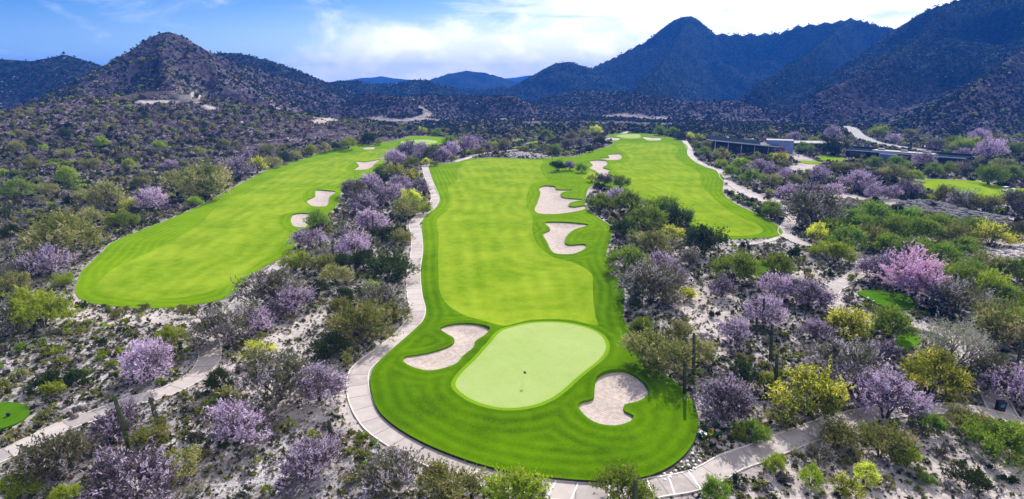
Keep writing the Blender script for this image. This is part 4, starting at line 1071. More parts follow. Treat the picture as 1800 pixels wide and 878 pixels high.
SAG = [
 (201,698,228,789,'tallest saguaro in lower left with a small arm, beside left path',1),(264,701,277,744,'short leaning saguaro just above the armed saguaro',0),(578,741,581,763,'stubby saguaro behind lilac tree left of the big path bend',0),
 (1220,588,1219,668,'tall straight saguaro standing right of the lawn edge, rear of a pair',0),(1204,636,1203,696,'saguaro touching the right lawn edge, front of a pair',0),(1358,572,1354,634,'tall saguaro among lilac trees behind the yellow tree',0),
 (1366,624,1363,696,'saguaro half hidden by the yellow blossoming tree',0),(1117,846,1116,925,'saguaro cut by the bottom edge in front of green tree',0),(1795,602,1789,652,'saguaro at the right edge above the bare grey tree',0),
 (8,352,13,388,'upper saguaro of the pair at left edge',0),(17,356,19,384,'lower shorter saguaro of the pair at left edge',0),(133,357,140,384,'single saguaro on rocky slope above left fairway tip',0),(26,432,33,456,'saguaro left of the large olive tree, higher one',0),(20,460,27,488,'saguaro left of the large olive tree, lower one',0),
 (55,462,63,490,'saguaro in front of the large olive tree',0),(73,405,80,430,'saguaro behind the left side of large olive tree',0),(176,320,183,340,'saguaro high on slope left of the pale pink tree',0),(219,308,222,326,'saguaro on slope above the dull olive shrubs',0),(273,313,277,333,'saguaro on slope behind the pale pink tree',0),
 (200,254,204,273,'leftmost saguaro of the cluster high on left slope',0),(207,252,210,271,'middle saguaro of the cluster high on left slope',0),(213,256,216,274,'rightmost saguaro of the cluster high on left slope',0),(227,261,230,278,'saguaro just right of the slope cluster',0),(250,269,253,287,'saguaro farther right of the slope cluster',0),(330,264,332,284,'lone saguaro on slope above the round olive tree',0),(398,258,400,272,'small saguaro near the upper left fairway rim',0),
 (655,381,656,415,'left saguaro of a pair in lilac trees between left and middle holes',0),(661,394,662,418,'right saguaro of a pair in lilac trees between left and middle holes',0),(603,371,605,390,'saguaro beside the right rim of the left fairway',0),(1116,497,1118,535,'left saguaro beside mauve tree right of middle hole',0),(1122,505,1123,536,'right saguaro beside mauve tree right of middle hole',0),
 (562,421,565,442,'saguaro beside lilac tree near left hole bunker',0),(584,434,586,454,'saguaro in olive bushes right of the left hole',0),(1343,527,1342,579,'slim saguaro in front of lilac trees right of the gravel gully',0),(1330,560,1331,590,'short saguaro left of the slim one by lilac trees',0),(1268,500,1269,520,'small saguaro by grey green tree',0),(18,505,22,525,'small saguaro at left edge above lime tree',0),
]
for a in SAG: saguaro(*a)
saguaro(1460,675,1449,738,'dark dead pole like trunk leaning over the lower right path',0,True)
# ------------------------------------------------------------------ single desert bushes near the camera
def project(x, y, z):
    dz_ = z - CAM_H
    dep = y * CP - dz_ * SP; up = y * SP + dz_ * CP
    return 900 + FPX * x / dep, 439 - FPX * up / dep, dep
BUSH_HAND = [(80,686,54,'D'),(141,679,46,'D'),(100,701,44,'L'),(83,737,26,'O'),(14,777,26,'O'),(177,610,22,'D'),(94,628,28,'L'),(405,706,46,'O'),(470,870,28,'G'),(614,642,34,'O'),(945,874,44,'M'),(36,668,30,'O'),(110,640,22,'O'),(8,692,36,'O'),
 (145,545,22,'D'),(255,548,24,'O'),(215,560,30,'O'),(330,560,30,'O'),(1430,445,20,'D'),(1395,455,28,'D'),(1310,440,22,'D'),(1500,498,26,'O'),(1420,500,24,'O'),(1455,490,22,'D'),(1370,470,22,'D'),(1300,640,26,'O'),(1340,650,26,'O'),(1255,560,24,'D'),(1240,600,24,'M'),
 (1650,800,26,'M'),(1668,790,22,'M'),(1560,850,24,'O'),(1765,850,26,'D'),(1790,820,28,'O'),(1730,850,22,'G'),(1660,860,24,'M'),(1385,850,30,'M'),(1340,862,26,'O'),(640,810,30,'O'),(615,770,22,'O'),(590,790,26,'M'),(620,850,30,'O'),(750,850,30,'O'),(870,868,24,'O')]
rr = np.random.default_rng(5)
cy_ = 38 + 190 * rr.uniform(0, 1, 7000) ** 1.5; cx_ = rr.uniform(-1, 1, 7000) * (cy_ * 1.0 + 12)
cz_ = height(cx_, cy_); cp = np.stack([cx_, cy_, cz_], 1)
cand = list(zip(*project(cx_, cy_, cz_)[:2])); cc_ = clear_dist(cx_, cy_, 8.0)
taken = [(x, y, w * .42) for x, y, w in tree_xy]
bush = []
hb = G([(b[0], b[1] - .1 * b[2]) for b in BUSH_HAND])
for b, p in zip(BUSH_HAND, hb):
    dep = project(*p)[2]; bush.append((p, b[2] * dep / FPX, b[3], b[0], b[1])); taken.append((p[0], p[1], bush[-1][1] * .5))
kinds = ['O', 'O', 'D', 'O', 'M', 'L', 'G', 'B', 'O', 'M']
for (px, py), p, c in zip(cand, cp, cc_):
    w = rr.uniform(1.0, 2.1)
    if c < w * .55 or p[2] > 14 or not (-15 < px < 1815 and py < 890): continue
    T = np.array(taken)
    if (np.hypot(T[:, 0] - p[0], T[:, 1] - p[1]) < T[:, 2] + w * .55).any(): continue
    # keep the washes open
    bush.append((p, w, kinds[rr.integers(len(kinds))], px, py)); taken.append((p[0], p[1], w * .5 + .5))
    if len(bush) >= 290: break
NAMEB = {'O': 'olive desert bush', 'D': 'dark green rounded bush', 'M': 'mauve grey bush', 'L': 'lime green bush', 'G': 'fresh green bush', 'B': 'dry grey bush', 'Y': 'yellow bush', 'P': 'lilac bush'}
GRB = {'O': 'olive desert bushes', 'D': 'dark rounded bushes', 'M': 'mauve grey bushes', 'L': 'lime green bushes', 'G': 'fresh green bushes', 'B': 'dry grey bushes'}
for i, (p, w, k, px, py) in enumerate(sorted(bush, key=lambda b: b[0][1])):
    me = low_mesh(k, i % 3, 260, 6, .024, .60)
    o = bpy.data.objects.new('desert_bush', me); COL.objects.link(o)
    o.location = (p[0], p[1], p[2] - .03); o.rotation_euler = (0, 0, rr.uniform(0, 6.28)); o.scale = (w * rr.uniform(.9, 1.1), w * rr.uniform(.9, 1.1), w * rr.uniform(.85, 1.15))
    tag(o, which(px, py, NAMEB[k], 'small' if w < 1.7 else 'broad'), 'bush', GRB.get(k))
print('bushes', len(bush))

# ------------------------------------------------------------------ uncountable growth and stones, scattered over the real terrain
def scatter_group(name):
    g = bpy.data.node_groups.new(name, 'GeometryNodeTree')
    g.interface.new_socket('Geometry', in_out='INPUT', socket_type='NodeSocketGeometry')
    g.interface.new_socket('Geometry', in_out='OUTPUT', socket_type='NodeSocketGeometry')
    return g
def scatter(name, pts, size, protos_, label, cat, tall=(.85, 1.2)):
    me = bpy.data.meshes.new(name); me.vertices.add(len(pts)); me.vertices.foreach_set('co', np.asarray(pts, np.float32).ravel())
    r = np.random.default_rng(len(pts))
    a = me.attributes.new('size', 'FLOAT_VECTOR', 'POINT'); s = np.stack([size * r.uniform(.85, 1.15, len(pts)), size * r.uniform(.85, 1.15, len(pts)), size * r.uniform(*tall, len(pts))], 1)
    a.data.foreach_set('vector', s.astype(np.float32).ravel())
    a = me.attributes.new('spin', 'FLOAT_VECTOR', 'POINT'); s = np.stack([r.normal(0, .05, len(pts)), r.normal(0, .05, len(pts)), r.uniform(0, 6.28, len(pts))], 1)
    a.data.foreach_set('vector', s.astype(np.float32).ravel())
    a = me.attributes.new('which', 'INT', 'POINT'); a.data.foreach_set('value', r.integers(0, len(protos_), len(pts)).astype(np.int32))
    o = bpy.data.objects.new(name, me); COL.objects.link(o); tag(o, label, cat, kind='stuff')
    g = scatter_group(name); gi = g.nodes.new('NodeGroupInput'); go = g.nodes.new('NodeGroupOutput')
    join = g.nodes.new('GeometryNodeJoinGeometry')
    def na(nm, typ):
        n = g.nodes.new('GeometryNodeInputNamedAttribute'); n.data_type = typ; n.inputs['Name'].default_value = nm; return n.outputs['Attribute']
    sz = na('size', 'FLOAT_VECTOR'); rot = na('spin', 'FLOAT_VECTOR'); wh = na('which', 'INT')
    for i, pm in enumerate(protos_):
        src = bpy.data.objects.new(name + '_source', pm)          # never linked: only its mesh is used
        oi = g.nodes.new('GeometryNodeObjectInfo'); oi.inputs['Object'].default_value = src; oi.inputs['As Instance'].default_value = True
        cmp_ = g.nodes.new('FunctionNodeCompare'); cmp_.data_type = 'INT'; cmp_.operation = 'EQUAL'
        g.links.new(wh, cmp_.inputs[2]); cmp_.inputs[3].default_value = i
        iop = g.nodes.new('GeometryNodeInstanceOnPoints')
        g.links.new(gi.outputs[0], iop.inputs['Points']); g.links.new(cmp_.outputs[0], iop.inputs['Selection'])
        g.links.new(oi.outputs['Geometry'], iop.inputs['Instance']); g.links.new(rot, iop.inputs['Rotation']); g.links.new(sz, iop.inputs['Scale'])
        g.links.new(iop.outputs[0], join.inputs[0])
    g.links.new(join.outputs[0], go.inputs[0])
    md = o.modifiers.new('scatter', 'NODES'); md.node_group = g
    return o
def rocky(seed, n=1, flat=.6, mat=None):
    r = random.Random(seed); mb = MB()
    for i in range(n):
        mb.ball((r.uniform(-.3, .3) if n > 1 else 0, r.uniform(-.3, .3) if n > 1 else 0, .12), .5 if n == 1 else r.uniform(.15, .35), 7, 4, (1, r.uniform(.7, 1), flat), .25, seed + i)
    return mesh_np('stone', mb.v, mb.f, mat, link=False, smooth_=False)
def fan(n, ylo, yhi, power, seed):
    """random places within the view and a margin beside it, density falling with distance"""
    r = np.random.default_rng(seed)
    u = r.uniform(0, 1, n); y = (ylo ** power + u * (yhi ** power - ylo ** power)) ** (1 / power)
    x = r.uniform(-1, 1, n) * (y * 1.06 + 30)
    return x, y
def place(x, y, margin, use_micro=True):
    cl = np.full(x.shape, 25.0); m = y < 620
    cl[m] = clear_dist(x[m], y[m])
    ok = cl > margin
    x, y, cl = x[ok], y[ok], cl[ok]
    z = height(x, y) + micro(x, y, cl)
    return x, y, z, ok
def openness(x, y):
    """bare washes and gravel flats"""
    o = np.zeros_like(x)
    for ln, w in TRACK_LINES: o = np.maximum(o, 1 - sstep(distline(x, y, ln, False, w * 2), w * .6, w * 1.2))
    return o
def seen(x, y, z, pad=40):
    px, py, dep = project(x, y, z)
    return (py < 878 + 90) & (px > -160) & (px < 1960)
def ring(name, n, ylo, yhi, power, seed, smin, smax, protos_, label, cat, patch=18, thresh=-.15, margin=.5, tall=(.8, 1.2), hillbias=None, bare=1.0):
    x, y = fan(n, ylo, yhi, power, seed)
    x, y, z, ok = place(x, y, margin)
    r = np.random.default_rng(seed + 1)
    keep = (fbm(x, y, patch, 3, seed + 5) + r.uniform(-.35, .35, len(x)) > thresh) & (bare * openness(x, y) < r.uniform(0, 1, len(x)) + .03) & seen(x, y, z)
    if hillbias is not None: keep &= hillbias(x, y, z, r)
    x, y, z = x[keep], y[keep], z[keep]
    s = smin + (smax - smin) * r.beta(1.6, 3.2, len(x))
    # not inside the crowns of the standing trees
    print(name, len(x))
    return scatter(name, np.stack([x, y, z - .03 - s * .02], 1), s, protos_, label, cat, tall)
lo_ = lambda ks, tw=26, lf=.085: [low_mesh(k, v, tw, 4, lf) for k in ks for v in (0, 1)]
ring('low_scrub', 60000, 36, 185, 1.35, 41, .25, 1.2, lo_('OODMoD', 24, .085), 'low dry scrub dotting the pale gravel around the paths', 'scrub', 12, -.36, .25, bare=.7)
ring('low_scrub', 60000, 36, 140, 1.25, 47, .14, .55, lo_('OBMOD', 14, .12), 'small dry tufts and seedlings dotting the near gravel', 'scrub', 6, -.34, .15, bare=.45)
ring('low_scrub', 13000, 36, 260, 1.45, 42, .8, 2.3, lo_('OOMODGLBM', 90, .045), 'scattered knee high shrubs in mixed olive and lilac', 'scrub', 16, -.1, .9)
ring('hillside_scrub', 52000, 150, 520, 1.5, 43, .6, 3.1, lo_('OoDdMmoMO', 26, .095), 'mixed scrub covering the slopes beside the holes', 'scrub', 30, -.33, .8)
ring('hillside_scrub', 8500, 165, 620, 1.6, 44, 2.4, 5.2, lo_('OmMDoGLoOd', 110, .045), 'larger shrubs and little trees covering the slopes', 'scrub', 60, -.18, 2.2)
ring('distant_scrub', 110000, 480, 1300, 1.6, 45, 1.1, 4.4, lo_('ddoddmdoD', 20, .12), 'dark scrub covering the middle distance', 'scrub', 70, -.30, 2.0)
ring('distant_scrub', 60000, 1250, 2300, 1.5, 46, 2.0, 4.6, lo_('ddddo', 14, .16), 'dark scrub on the far mountain slopes', 'scrub', 90, -.35, 2.0)
st = [rocky(i, 3, .6, M['rock']) for i in range(3)]; sd_ = [rocky(i + 9, 3, .6, M['rock_dark']) for i in range(2)]
ring('loose_stones', 24000, 36, 190, 1.3, 51, .12, .75, st[:2] + sd_, 'loose pale and brown stones on the gravel', 'stones', 9, -.25, .2, (.6, 1.0))
ring('hillside_rocks', 22000, 150, 620, 1.5, 52, .5, 2.6, st + sd_, 'boulders strewn over the slopes', 'rocks', 45, -.02, 1.0, (.6, 1.1))
ring('hillside_rocks', 24000, 480, 1350, 1.5, 53, 1.2, 4.6, st, 'pale boulders on the lower mountain slopes', 'rocks', 110, -.02, 2.0, (.6, 1.1), hillbias=lambda x, y, z, r: z < 30 + 130 * r.uniform(0, 1, len(x)) ** 2)

ring('hillside_rocks', 22000, 260, 1000, 1.4, 54, .8, 3.6, st, 'pale broken rock between the scrub beyond the right fairway', 'rocks', 60, .02, 1.5, (.6, 1.1), hillbias=lambda x, y, z, r: (x > .10 * y) & (r.uniform(0, 1, len(x)) < .8))

# ------------------------------------------------------------------ rock banks on the right
def bank(name, poly_px, n, smin, smax, pr, label, seed):
    poly = catmull(G(poly_px)[:, :2], True, 3.0); r = np.random.default_rng(seed); lo = poly.min(0); hi = poly.max(0)
    x = r.uniform(lo[0], hi[0], n * 4); y = r.uniform(lo[1], hi[1], n * 4); k = inpoly(x, y, poly); x, y = x[k][:n], y[k][:n]
    d = distline(x, y, poly, True, 12.0); z = height(x, y) + np.minimum(d * .28, 1.3)
    scatter(name, np.stack([x, y, z], 1), r.uniform(smin, smax, len(x)), pr, label, 'rock bank', (.5, .9))
rk = [rocky(i + 20, 1, .7, M['riprap']) for i in range(4)]
bank('rock_bank', [(1575,362),(1610,355),(1660,362),(1720,378),(1772,388),(1765,402),(1720,400),(1660,392),(1610,382),(1580,375)], 900, 1.0, 2.6, rk, 'bank of dark broken rock right of the lilac trees', 61)
bank('rock_bank', [(1725,450),(1770,435),(1830,425),(1840,480),(1780,470),(1735,462)], 420, .7, 1.9, [rocky(i + 30, 1, .7, M['rock']) for i in range(3)], 'pale broken rock bank at the right edge by the thicket', 62)
bank('rock_bank', [(885,272),(920,270),(965,276),(955,280),(900,279)], 260, .8, 2.0, [rocky(i + 34, 1, .7, M['rock']) for i in range(3)], 'pale rocks behind the far end of the middle fairway', 63)

# ------------------------------------------------------------------ boulders one can tell apart
for i, (px, py, s, lab) in enumerate([(505,246,2.6,'white boulder beside the low scrub above the left fairway'),(425,218,3.0,'pale boulder on the slope right of the cut road'),(300,382,1.6,'large brown boulder at the rim of the left hole'),
    (132,735,1.0,'dark stone beside the left path near the oval tee'),(146,720,.9,'second dark stone near the oval tee, closer to the path'),(1488,665,1.1,'dark boulder in the gravel above the lower right path'),(1500,536,1.1,'black rock by the right oval tee kerb')]):
    p = G([(px, py)])[0]
    o = MB().ball((0, 0, .25), .5, 9, 6, (1, .8, .62), .18, i + 70).build('boulder', M['rock'] if i < 2 else M['rock_dark']); o.location = tuple(p); o.scale = (s,) * 3
    tag(o, lab, 'boulder')
# ------------------------------------------------------------------ things on the course
M['white'] = plain('white_plastic', (0.80, 0.80, 0.79), 0.4, 0.04, 3); M['black'] = plain('black_rubber', (0.02, 0.02, 0.02), 0.8, 0.2, 3)
M['jgreen'] = plain('green_bodywork', (0.02, 0.085, 0.03), 0.35, 0.1, 3, spec=.5); M['jyellow'] = plain('yellow_seat', (0.62, 0.50, 0.02), 0.6, 0.1, 3); M['steel'] = plain('grey_metal', (0.30, 0.31, 0.33), 0.4, 0.1, 3, metal=.6)
M['glass'] = plain('dark_glass', (0.02, 0.035, 0.06), 0.08, 0.1, .5, spec=.8); M['yflag'] = plain('flag_cloth', (0.05, 0.06, 0.03), 0.8, 0.1, 3); M['tan'] = plain('tan_load', (0.46, 0.36, 0.27), 0.8, 0.2, 4)
M['blue'] = plain('blue_panel', (0.02, 0.20, 0.38), 0.5, 0.1, 3)
def turf_z(x, y, add=0.07): return float(height(np.array([x]), np.array([y]))[0]) + add
# flagstick: pole, flag, hole
fx, fy = G([(920, 681)])[0][:2]; fz = turf_z(fx, fy, 0.07 + .25)
fl = tag(empty('flagstick', (fx, fy, fz)), 'thin flagstick with a small dark flag standing on the putting green', 'flagstick')
MB().tube([(0, 0, -.1), (0, 0, 2.15)], .016, 8).build('pole', M['white'], fl, True)
v = []; f = []
for i in range(7):
    for j in range(2): v.append((.015 + i * .055, .03 * math.sin(i * 1.1), 2.12 - j * .34 - i * .012))
for i in range(6): f.append((i*2, i*2+1, i*2+3, i*2+2))
mesh_np('flag', v, f, M['yflag'], fl)
MB().tube([(0, 0, .003), (0, 0, .012)], .075, 14).build('hole', M['black'], fl)
# rakes in the sand
def rake(px, py, rz, label):
    x, y = G([(px, py)])[0][:2]; z = turf_z(x, y, -.28)
    r = tag(empty('bunker_rake', (x, y, z), rz), label, 'rake', 'bunker rakes')
    MB().tube([(0, 0, .03), (1.5, 0, .06)], .018, 6).build('handle', M['steel'], r)
    m = MB().box((0, 0, .03), (.05, .62, .05))
    for i in range(9): m.box((0, -.28 + i * .07, -.01), (.02, .02, .06))
    m.build('rake_head', M['black'], r)
rake(1030, 731, .15, 'short rake lying in the kidney shaped bunker at its left rim')
rake(803, 612, .3, 'short rake lying in the narrow part of the left curved bunker')
rake(1130, 684, 2.2, 'rake lying near the far right rim of the kidney bunker')
# utility cart
def utility_cart(px, py, rz, label):
    x, y = G([(px, py)])[0][:2]; z = turf_z(x, y, .0)
    c = tag(empty('utility_cart', (x, y, z), rz), label, 'utility cart')
    MB().box((0.95, 0, .58), (.95, 1.25, .34), taper=.86).box((0, 0, .42), (2.7, 1.2, .14)).box((1.35, 0, .48), (.2, 1.3, .2)).build('body', M['jgreen'], c, bevel=.03)
    m = MB().box((-.72, 0, .62), (1.25, 1.36, .05)).box((-.72, .67, .78), (1.25, .04, .28)).box((-.72, -.67, .78), (1.25, .04, .28)).box((-1.33, 0, .78), (.04, 1.36, .28)).box((-.12, 0, .78), (.04, 1.36, .28))
    bed = m.build('cargo_bed', M['jgreen'], c, bevel=.01)
    MB().box((-.85, .28, .76), (.6, .5, .24)).ball((-.5, -.25, .74), .24, 9, 6, (1, .9, .7), .1, 4).build('load', M['tan'], bed, bevel=.02)
    for s in (-.3, .3):
        MB().box((.22, s, .66), (.48, .5, .12)).box((.0, s, .90), (.12, .48, .42), rx=0).build('seat', M['jyellow'], c, bevel=.03)
    for dx_, s in ((.85, .62), (.85, -.62), (-.85, .62), (-.85, -.62)):
        w = MB().tube([(dx_, s - .12, .30), (dx_, s + .12, .30)], .30, 18).build('wheel', M['black'], c)
        MB().tube([(dx_, s - .13, .30), (dx_, s + .13, .30)], .14, 12).build('rim', M['jyellow'], w)
    m = MB()
    for a in ((.78, .58), (.78, -.58), (-.08, .58), (-.08, -.58)): m.tube([(a[0], a[1], .5), (a[0] - (.1 if a[0] > 0 else -.02), a[1], 1.82)], .022, 6)
    m.build('roll_bars', M['black'], c)
    MB().box((.32, 0, 1.86), (1.15, 1.32, .06)).build('roof', M['black'], c, bevel=.02)
    MB().box((.80, 0, 1.28), (.02, 1.1, .62)).build('windscreen', M['glass'], c)
    m = MB().tube([(.72, .3, .7), (.56, .3, .98)], .02, 6)
    n = 14; m.tube([(.54 + .09 * math.cos(6.2832 * i / n), .3 + .17 * math.sin(6.2832 * i / n), .98 + .08 * math.cos(6.2832 * i / n)) for i in range(n + 1)], .014, 5); m.build('steering_wheel', M['black'], c)
    for s in (-.42, .42): MB().tube([(1.38, s, .62), (1.47, s, .62)], .07, 10).build('headlight', M['white'], c)
utility_cart(1247, 768, R(200), 'dark green utility cart with yellow seats parked beside the lawn under a lilac tree')
def golf_cart(px, py, rz, label):
    x, y = G([(px, py)])[0][:2]; z = turf_z(x, y, .25)
    c = tag(empty('golf_cart', (x, y, z), rz), label, 'golf cart', 'white golf carts')
    MB().box((.85, 0, .55), (.75, 1.15, .4), taper=.8).box((-.75, 0, .6), (.8, 1.15, .4), taper=.92).box((0, 0, .36), (2.3, 1.1, .12)).build('body', M['white'], c, bevel=.04)
    MB().box((-.1, 0, .75), (.5, 1.05, .14)).box((-.36, 0, 1.0), (.12, 1.05, .4)).build('seat', M['tan'], c, bevel=.03)
    m = MB()
    for a in ((.72, .52), (.72, -.52), (-.62, .52), (-.62, -.52)): m.tube([(a[0], a[1], .6), (a[0] * .9, a[1], 1.85)], .02, 6)
    m.build('posts', M['steel'], c)
    MB().box((0, 0, 1.88), (1.75, 1.2, .07)).build('roof', M['white'], c, bevel=.03)
    for dx_, s in ((.8, .52), (.8, -.52), (-.8, .52), (-.8, -.52)):
        MB().tube([(dx_, s - .1, .23), (dx_, s + .1, .23)], .23, 14).build('wheel', M['black'], c)
golf_cart(1766, 338, .1, 'white golf cart parked at the right edge of the wide pale tee, left of two')
golf_cart(1779, 342, .2, 'white golf cart parked at the far right, right of two')
# litter bin with a blue panel, beside the shaded path
bx, by, bz = G([(1757, 722)])[0]
b = tag(empty('litter_bin', (bx, by, bz), -.15), 'dark slatted litter bin with a blue panel beside the shaded right path', 'litter bin')
m = MB()
for i in range(7): m.box((-.39 + i * .13, -.31, .68), (.10, .04, 1.22)).box((-.39 + i * .13, .31, .68), (.10, .04, 1.22))
for i in range(4): m.box((-.44, -.2 + i * .133, .68), (.04, .10, 1.22)).box((.44, -.2 + i * .133, .68), (.04, .10, 1.22))
m.box((0, 0, .1), (.9, .62, .1)); m.build('slatted_body', M['edging'], b)
MB().box((0, 0, 1.33), (.98, .74, .08)).box((0, 0, 1.39), (.5, .36, .06)).build('lid', M['black'], b, bevel=.02)
MB().box((0, -.345, .85), (.42, .03, .40)).build('blue_panel', M['blue'], b, bevel=.01)
# tee markers
for px, py, lab in ((1525, 528, 'left white tee marker on the right oval tee'), (1535, 534, 'right white tee marker on the right oval tee'), (16, 734, 'dark tee marker on the oval tee at the left edge')):
    x, y = G([(px, py)])[0][:2]; z = turf_z(x, y, .22)
    o = MB().ball((0, 0, .14), .16, 12, 8).tube([(0, 0, -.1), (0, 0, .05)], .02, 6).build('tee_marker', M['white'] if px > 900 else M['black'], smooth_=True); o.location = (x, y, z); o.scale = (1.5,) * 3
    tag(o, lab, 'tee marker')
# white stones set in the turf corner by the path
stone_me = [rocky(i + 80, 1, .5, M['white']) for i in range(3)]
poly = G([(1155,838),(1185,824),(1212,800),(1226,790),(1240,806),(1222,826),(1196,838),(1165,847)])[:, :2]; lo = poly.min(0); hi = poly.max(0); k = 0; rs = random.Random(3); pl = []
while k < 900 and len(pl) < 78:
    k += 1; x = rs.uniform(lo[0], hi[0]); y = rs.uniform(lo[1], hi[1])
    if inpoly(np.array([x]), np.array([y]), poly)[0] and all((x - a) ** 2 + (y - b_) ** 2 > .30 for a, b_ in pl): pl.append((x, y))
for i, (x, y) in enumerate(pl):
    o = bpy.data.objects.new('white_stone', stone_me[i % 3]); COL.objects.link(o); z = max(turf_z(x, y, .05), turf_z(x, y, .0) + (.37 if inpoly(np.array([x]), np.array([y]), MAIN['rough'])[0] else 0))
    o.location = (x, y, z - .02); o.rotation_euler = (0, 0, rs.uniform(0, 6)); o.scale = (rs.uniform(.28, .46),) * 3
    tag(o, 'white stone in the patch of stones between lawn corner and cart path', 'stone', 'white stones at the lawn corner')
# sprinkler box and drain lids
for px, py, lab in ((1468, 868, 'small grey valve box lid in the gravel of the lower right'),):
    p = G([(px, py)])[0]; o = MB().box((0, 0, .04), (.5, .4, .08)).build('valve_box', M['steel'], bevel=.02); o.location = tuple(p); tag(o, lab, 'valve box')

# ------------------------------------------------------------------ retaining walls on the left hill
def wall_line(name, px, h, t, mat, label, cap=True):
    c = catmull(G(px)[:, :2], False, 2.0); tan = np.gradient(c, axis=0); tan /= np.linalg.norm(tan, axis=1)[:, None]; nr = np.stack([-tan[:, 1], tan[:, 0]], 1)
    z = height(c[:, 0], c[:, 1]); z = np.convolve(np.pad(z, 3, mode='edge'), np.ones(7) / 7, 'valid'); n = len(c)
    cols = [np.column_stack([c + nr * t / 2, z - 2.5]), np.column_stack([c + nr * t / 2, z + h]), np.column_stack([c - nr * t / 2, z + h]), np.column_stack([c - nr * t / 2, z - 2.5])]
    i = np.arange(n - 1); F = [np.stack([q * n + i, (q + 1) * n + i, (q + 1) * n + i + 1, q * n + i + 1], 1) for q in range(3)]
    F.append(np.array([[0, n, 2 * n, 3 * n], [n - 1, 4 * n - 1, 3 * n - 1, 2 * n - 1]]))
    return tag(mesh_np(name, np.concatenate(cols), np.concatenate(F), mat, smooth_=False), label, 'wall')
M['wallstone'] = plain('cream_wall', (0.40, 0.35, 0.32), 0.9, 0.15, .8, bmp=.3)
wall_line('retaining_wall', [(196,178),(232,174),(270,168),(300,165),(322,164)], 2.6, .8, M['rock_dark'], 'long dark stone retaining wall along the cut road on the left hill')
wall_line('retaining_wall', [(302,172),(318,176),(336,176),(347,171),(344,166)], 3.6, .7, M['wallstone'], 'upper curved cream retaining wall at the end of the cut road')
wall_line('retaining_wall', [(318,179),(335,181),(350,178),(354,172)], 2.2, .7, M['wallstone'], 'lower curved cream retaining wall at the end of the cut road')

# ------------------------------------------------------------------ clubhouse and long building
M['darkroof'] = plain('dark_roofing', (0.018, 0.030, 0.050), 0.95, 0.15, .5, spec=0.0); M['darkwall'] = plain('dark_cladding', (0.05, 0.04, 0.055), 0.8, 0.2, .8); M['fascia'] = plain('pale_fascia', (0.55, 0.52, 0.50), 0.7, 0.08, 1)
M['bluewall'] = plain('bluish_render', (0.20, 0.25, 0.46), 0.8, 0.08, .6); M['roofpale'] = plain('pale_flat_roof', (0.38, 0.36, 0.35), 0.9, 0.1, .4); M['warm'] = plain('warm_wall', (0.40, 0.20, 0.14), 0.8, 0.2, 1)
def frame_at(a, b):
    pa, pb = G([a, b]); d = pb[:2] - pa[:2]; ln = float(np.linalg.norm(d)); return tuple(pa), math.atan2(d[1], d[0]), ln
(p0, rz, ln) = frame_at((1250, 268), (1352, 272))
cb = tag(empty('clubhouse', p0, rz), 'dark roofed clubhouse with sloping roof and bluish box wall behind trees', 'building')
w1 = MB().box((ln / 2, 10, 2.2), (ln, 18, 6.4)).build('wall', M['darkwall'], cb)
v = [(-3, -3, 7.6), (ln + 6, -3, 4.6), (ln + 6, 22, 4.6), (-3, 22, 8.8)]; v += [(x, y, z - .5) for x, y, z in v]
mesh_np('roof', v, [(0,1,2,3),(7,6,5,4),(0,4,5,1),(1,5,6,2),(2,6,7,3),(3,7,4,0)], M['darkroof'], cb, False)
v = [(-3.1, -3.15, 8.0), (ln + 6.1, -3.15, 5.0), (ln + 6.1, -2.9, 5.0), (-3.1, -2.9, 8.0)]; v += [(x, y, z - .55) for x, y, z in v]
mesh_np('fascia', v, [(0,1,2,3),(7,6,5,4),(0,4,5,1),(1,5,6,2),(2,6,7,3),(3,7,4,0)], M['fascia'], cb, False)
for i in range(7): MB().box((3 + i * (ln - 6) / 6, .96, 2.3), ((ln - 6) / 6 - .5, .1, 3.0)).build('window', M['glass'], cb)
MB().box((ln / 2, -4, -.2), (ln + 8, 8, .6)).build('terrace', M['roofpale'], cb)
for i in range(5): MB().tube([(2 + i * (ln - 3) / 4, -2.4, 0), (2 + i * (ln - 3) / 4, -2.4, 6.9 - i * .6)], .18, 8).build('column', M['fascia'], cb)
bw = MB().box((ln + 6, 14, 3.2), (15, 9, 8.6)).build('tower_box', M['bluewall'], cb)
MB().box((ln + 6, 14, 7.6), (15.4, 9.4, .3)).build('parapet', M['roofpale'], bw)
for i in range(9):
    xx = 1.5 + i * ln / 9
    v_ = MB().box((xx, 15, 8.2 - xx * .04), (1.4, 1.4, .9)); 
    if i in (2, 6): v_.build('roof_vent', M['steel'], cb, bevel=.05)
(p1, rz1, ln1) = frame_at((1376, 262), (1482, 264))
wg = tag(empty('pavilion', p1, rz1), 'low clubhouse wing with a long pale flat roof over dark glass', 'building')
MB().box((ln1 / 2, 7, 1.5), (ln1, 12, 4.2)).build('wall', M['darkwall'], wg)
MB().box((ln1 / 2, 6.5, 3.85), (ln1 + 3, 16, .5)).build('roof', M['roofpale'], wg)
for i in range(9): MB().box((2.5 + i * (ln1 - 5) / 8, .96, 1.7), ((ln1 - 5) / 8 - .4, .08, 2.6)).build('window', M['glass'], wg)
for i in range(8): MB().tube([(1 + i * (ln1 - 2) / 7, -.9, -.4), (1 + i * (ln1 - 2) / 7, -.9, 3.6)], .12, 6).build('column', M['fascia'], wg)
(p2, rz2, ln2) = frame_at((1484, 276), (1690, 292))
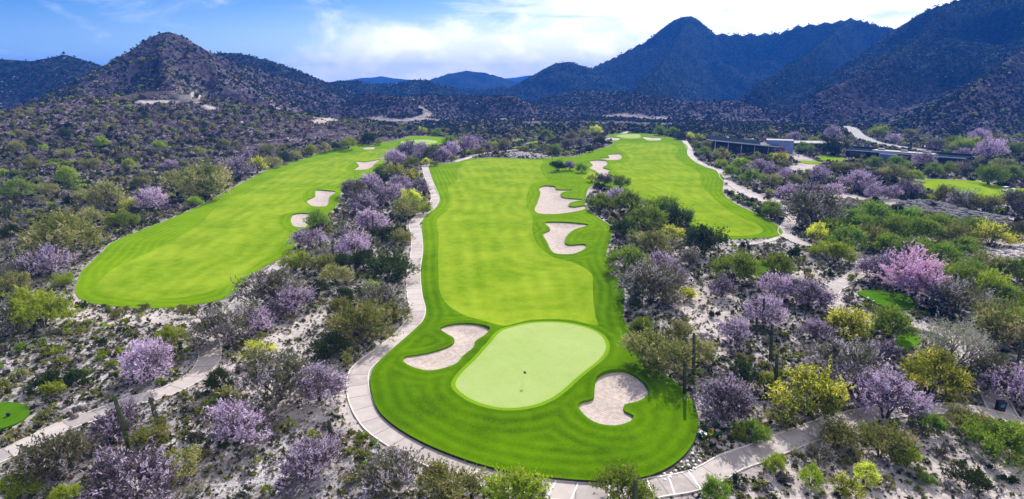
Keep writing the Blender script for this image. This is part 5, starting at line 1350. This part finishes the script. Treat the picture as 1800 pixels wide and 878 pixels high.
lb = tag(empty('long_building', p2, rz2), 'long flat roofed dark building below the road with a bluish wall panel', 'building')
MB().box((ln2 / 2, 8, 1.4), (ln2, 13, 4.4)).build('wall', M['darkwall'], lb)
MB().box((ln2 / 2, 8, 3.85), (ln2 + 2, 15, .5)).build('roof', M['darkroof'], lb)
MB().box((ln2 * .50, 5.0, 4.5), (ln2 * .52, 8, .8)).build('upper_roof', M['roofpale'], lb)
MB().box((ln2 * .5, 15.2, 4.6), (ln2 + 2, .5, 1.2)).build('parapet', M['darkwall'], lb)
MB().box((ln2 * .5, .2, 4.0), (ln2 + 2.4, .3, .5)).build('fascia', M['fascia'], lb)
MB().box((ln2 * .40, -.5, 1.6), (ln2 * .15, 3.8, 3.9)).build('blue_wall', M['bluewall'], lb)
MB().box((ln2 * .54, .4, 1.6), (ln2 * .06, 2, 3.2)).build('warm_wall', M['warm'], lb)
for i in range(10): MB().box((3 + i * ln2 * .033, 1.4, 1.8), (ln2 * .027, .12, 2.4)).build('window', M['glass'], lb)
for i in range(8): MB().box((ln2 * .62 + i * ln2 * .045, 1.4, 1.8), (ln2 * .037, .12, 2.4)).build('window', M['glass'], lb)
for i in range(3): MB().box((ln2 * (.3 + .2 * i), 6, 5.3), (3, 2, .9)).build('roof_unit', M['steel'], lb, bevel=.05)

# ------------------------------------------------------------------ air
z_lo, z_hi = float(Z1.min()) - 1, float(Z1.max()) + 6
hz = MB().box((0, 2800, (z_lo + z_hi) / 2), (15010, 6410, z_hi - z_lo)).build('haze', None)
print('haze', z_lo, z_hi)
tag(hz, 'thin blue air between the camera and the far mountains', 'haze', kind='stuff')
m = bpy.data.materials.new('haze_air'); m.use_nodes = True; t = m.node_tree; t.nodes.clear()
o_ = N(t, 'ShaderNodeOutputMaterial'); pv = N(t, 'ShaderNodeVolumePrincipled')
pv.inputs['Color'].default_value = (0.035, 0.24, 1.0, 1); pv.inputs['Density'].default_value = 0.00021; pv.inputs['Anisotropy'].default_value = 0.0
L(t, pv.outputs[0], o_.inputs['Volume']); hz.data.materials.append(m)
print('done')
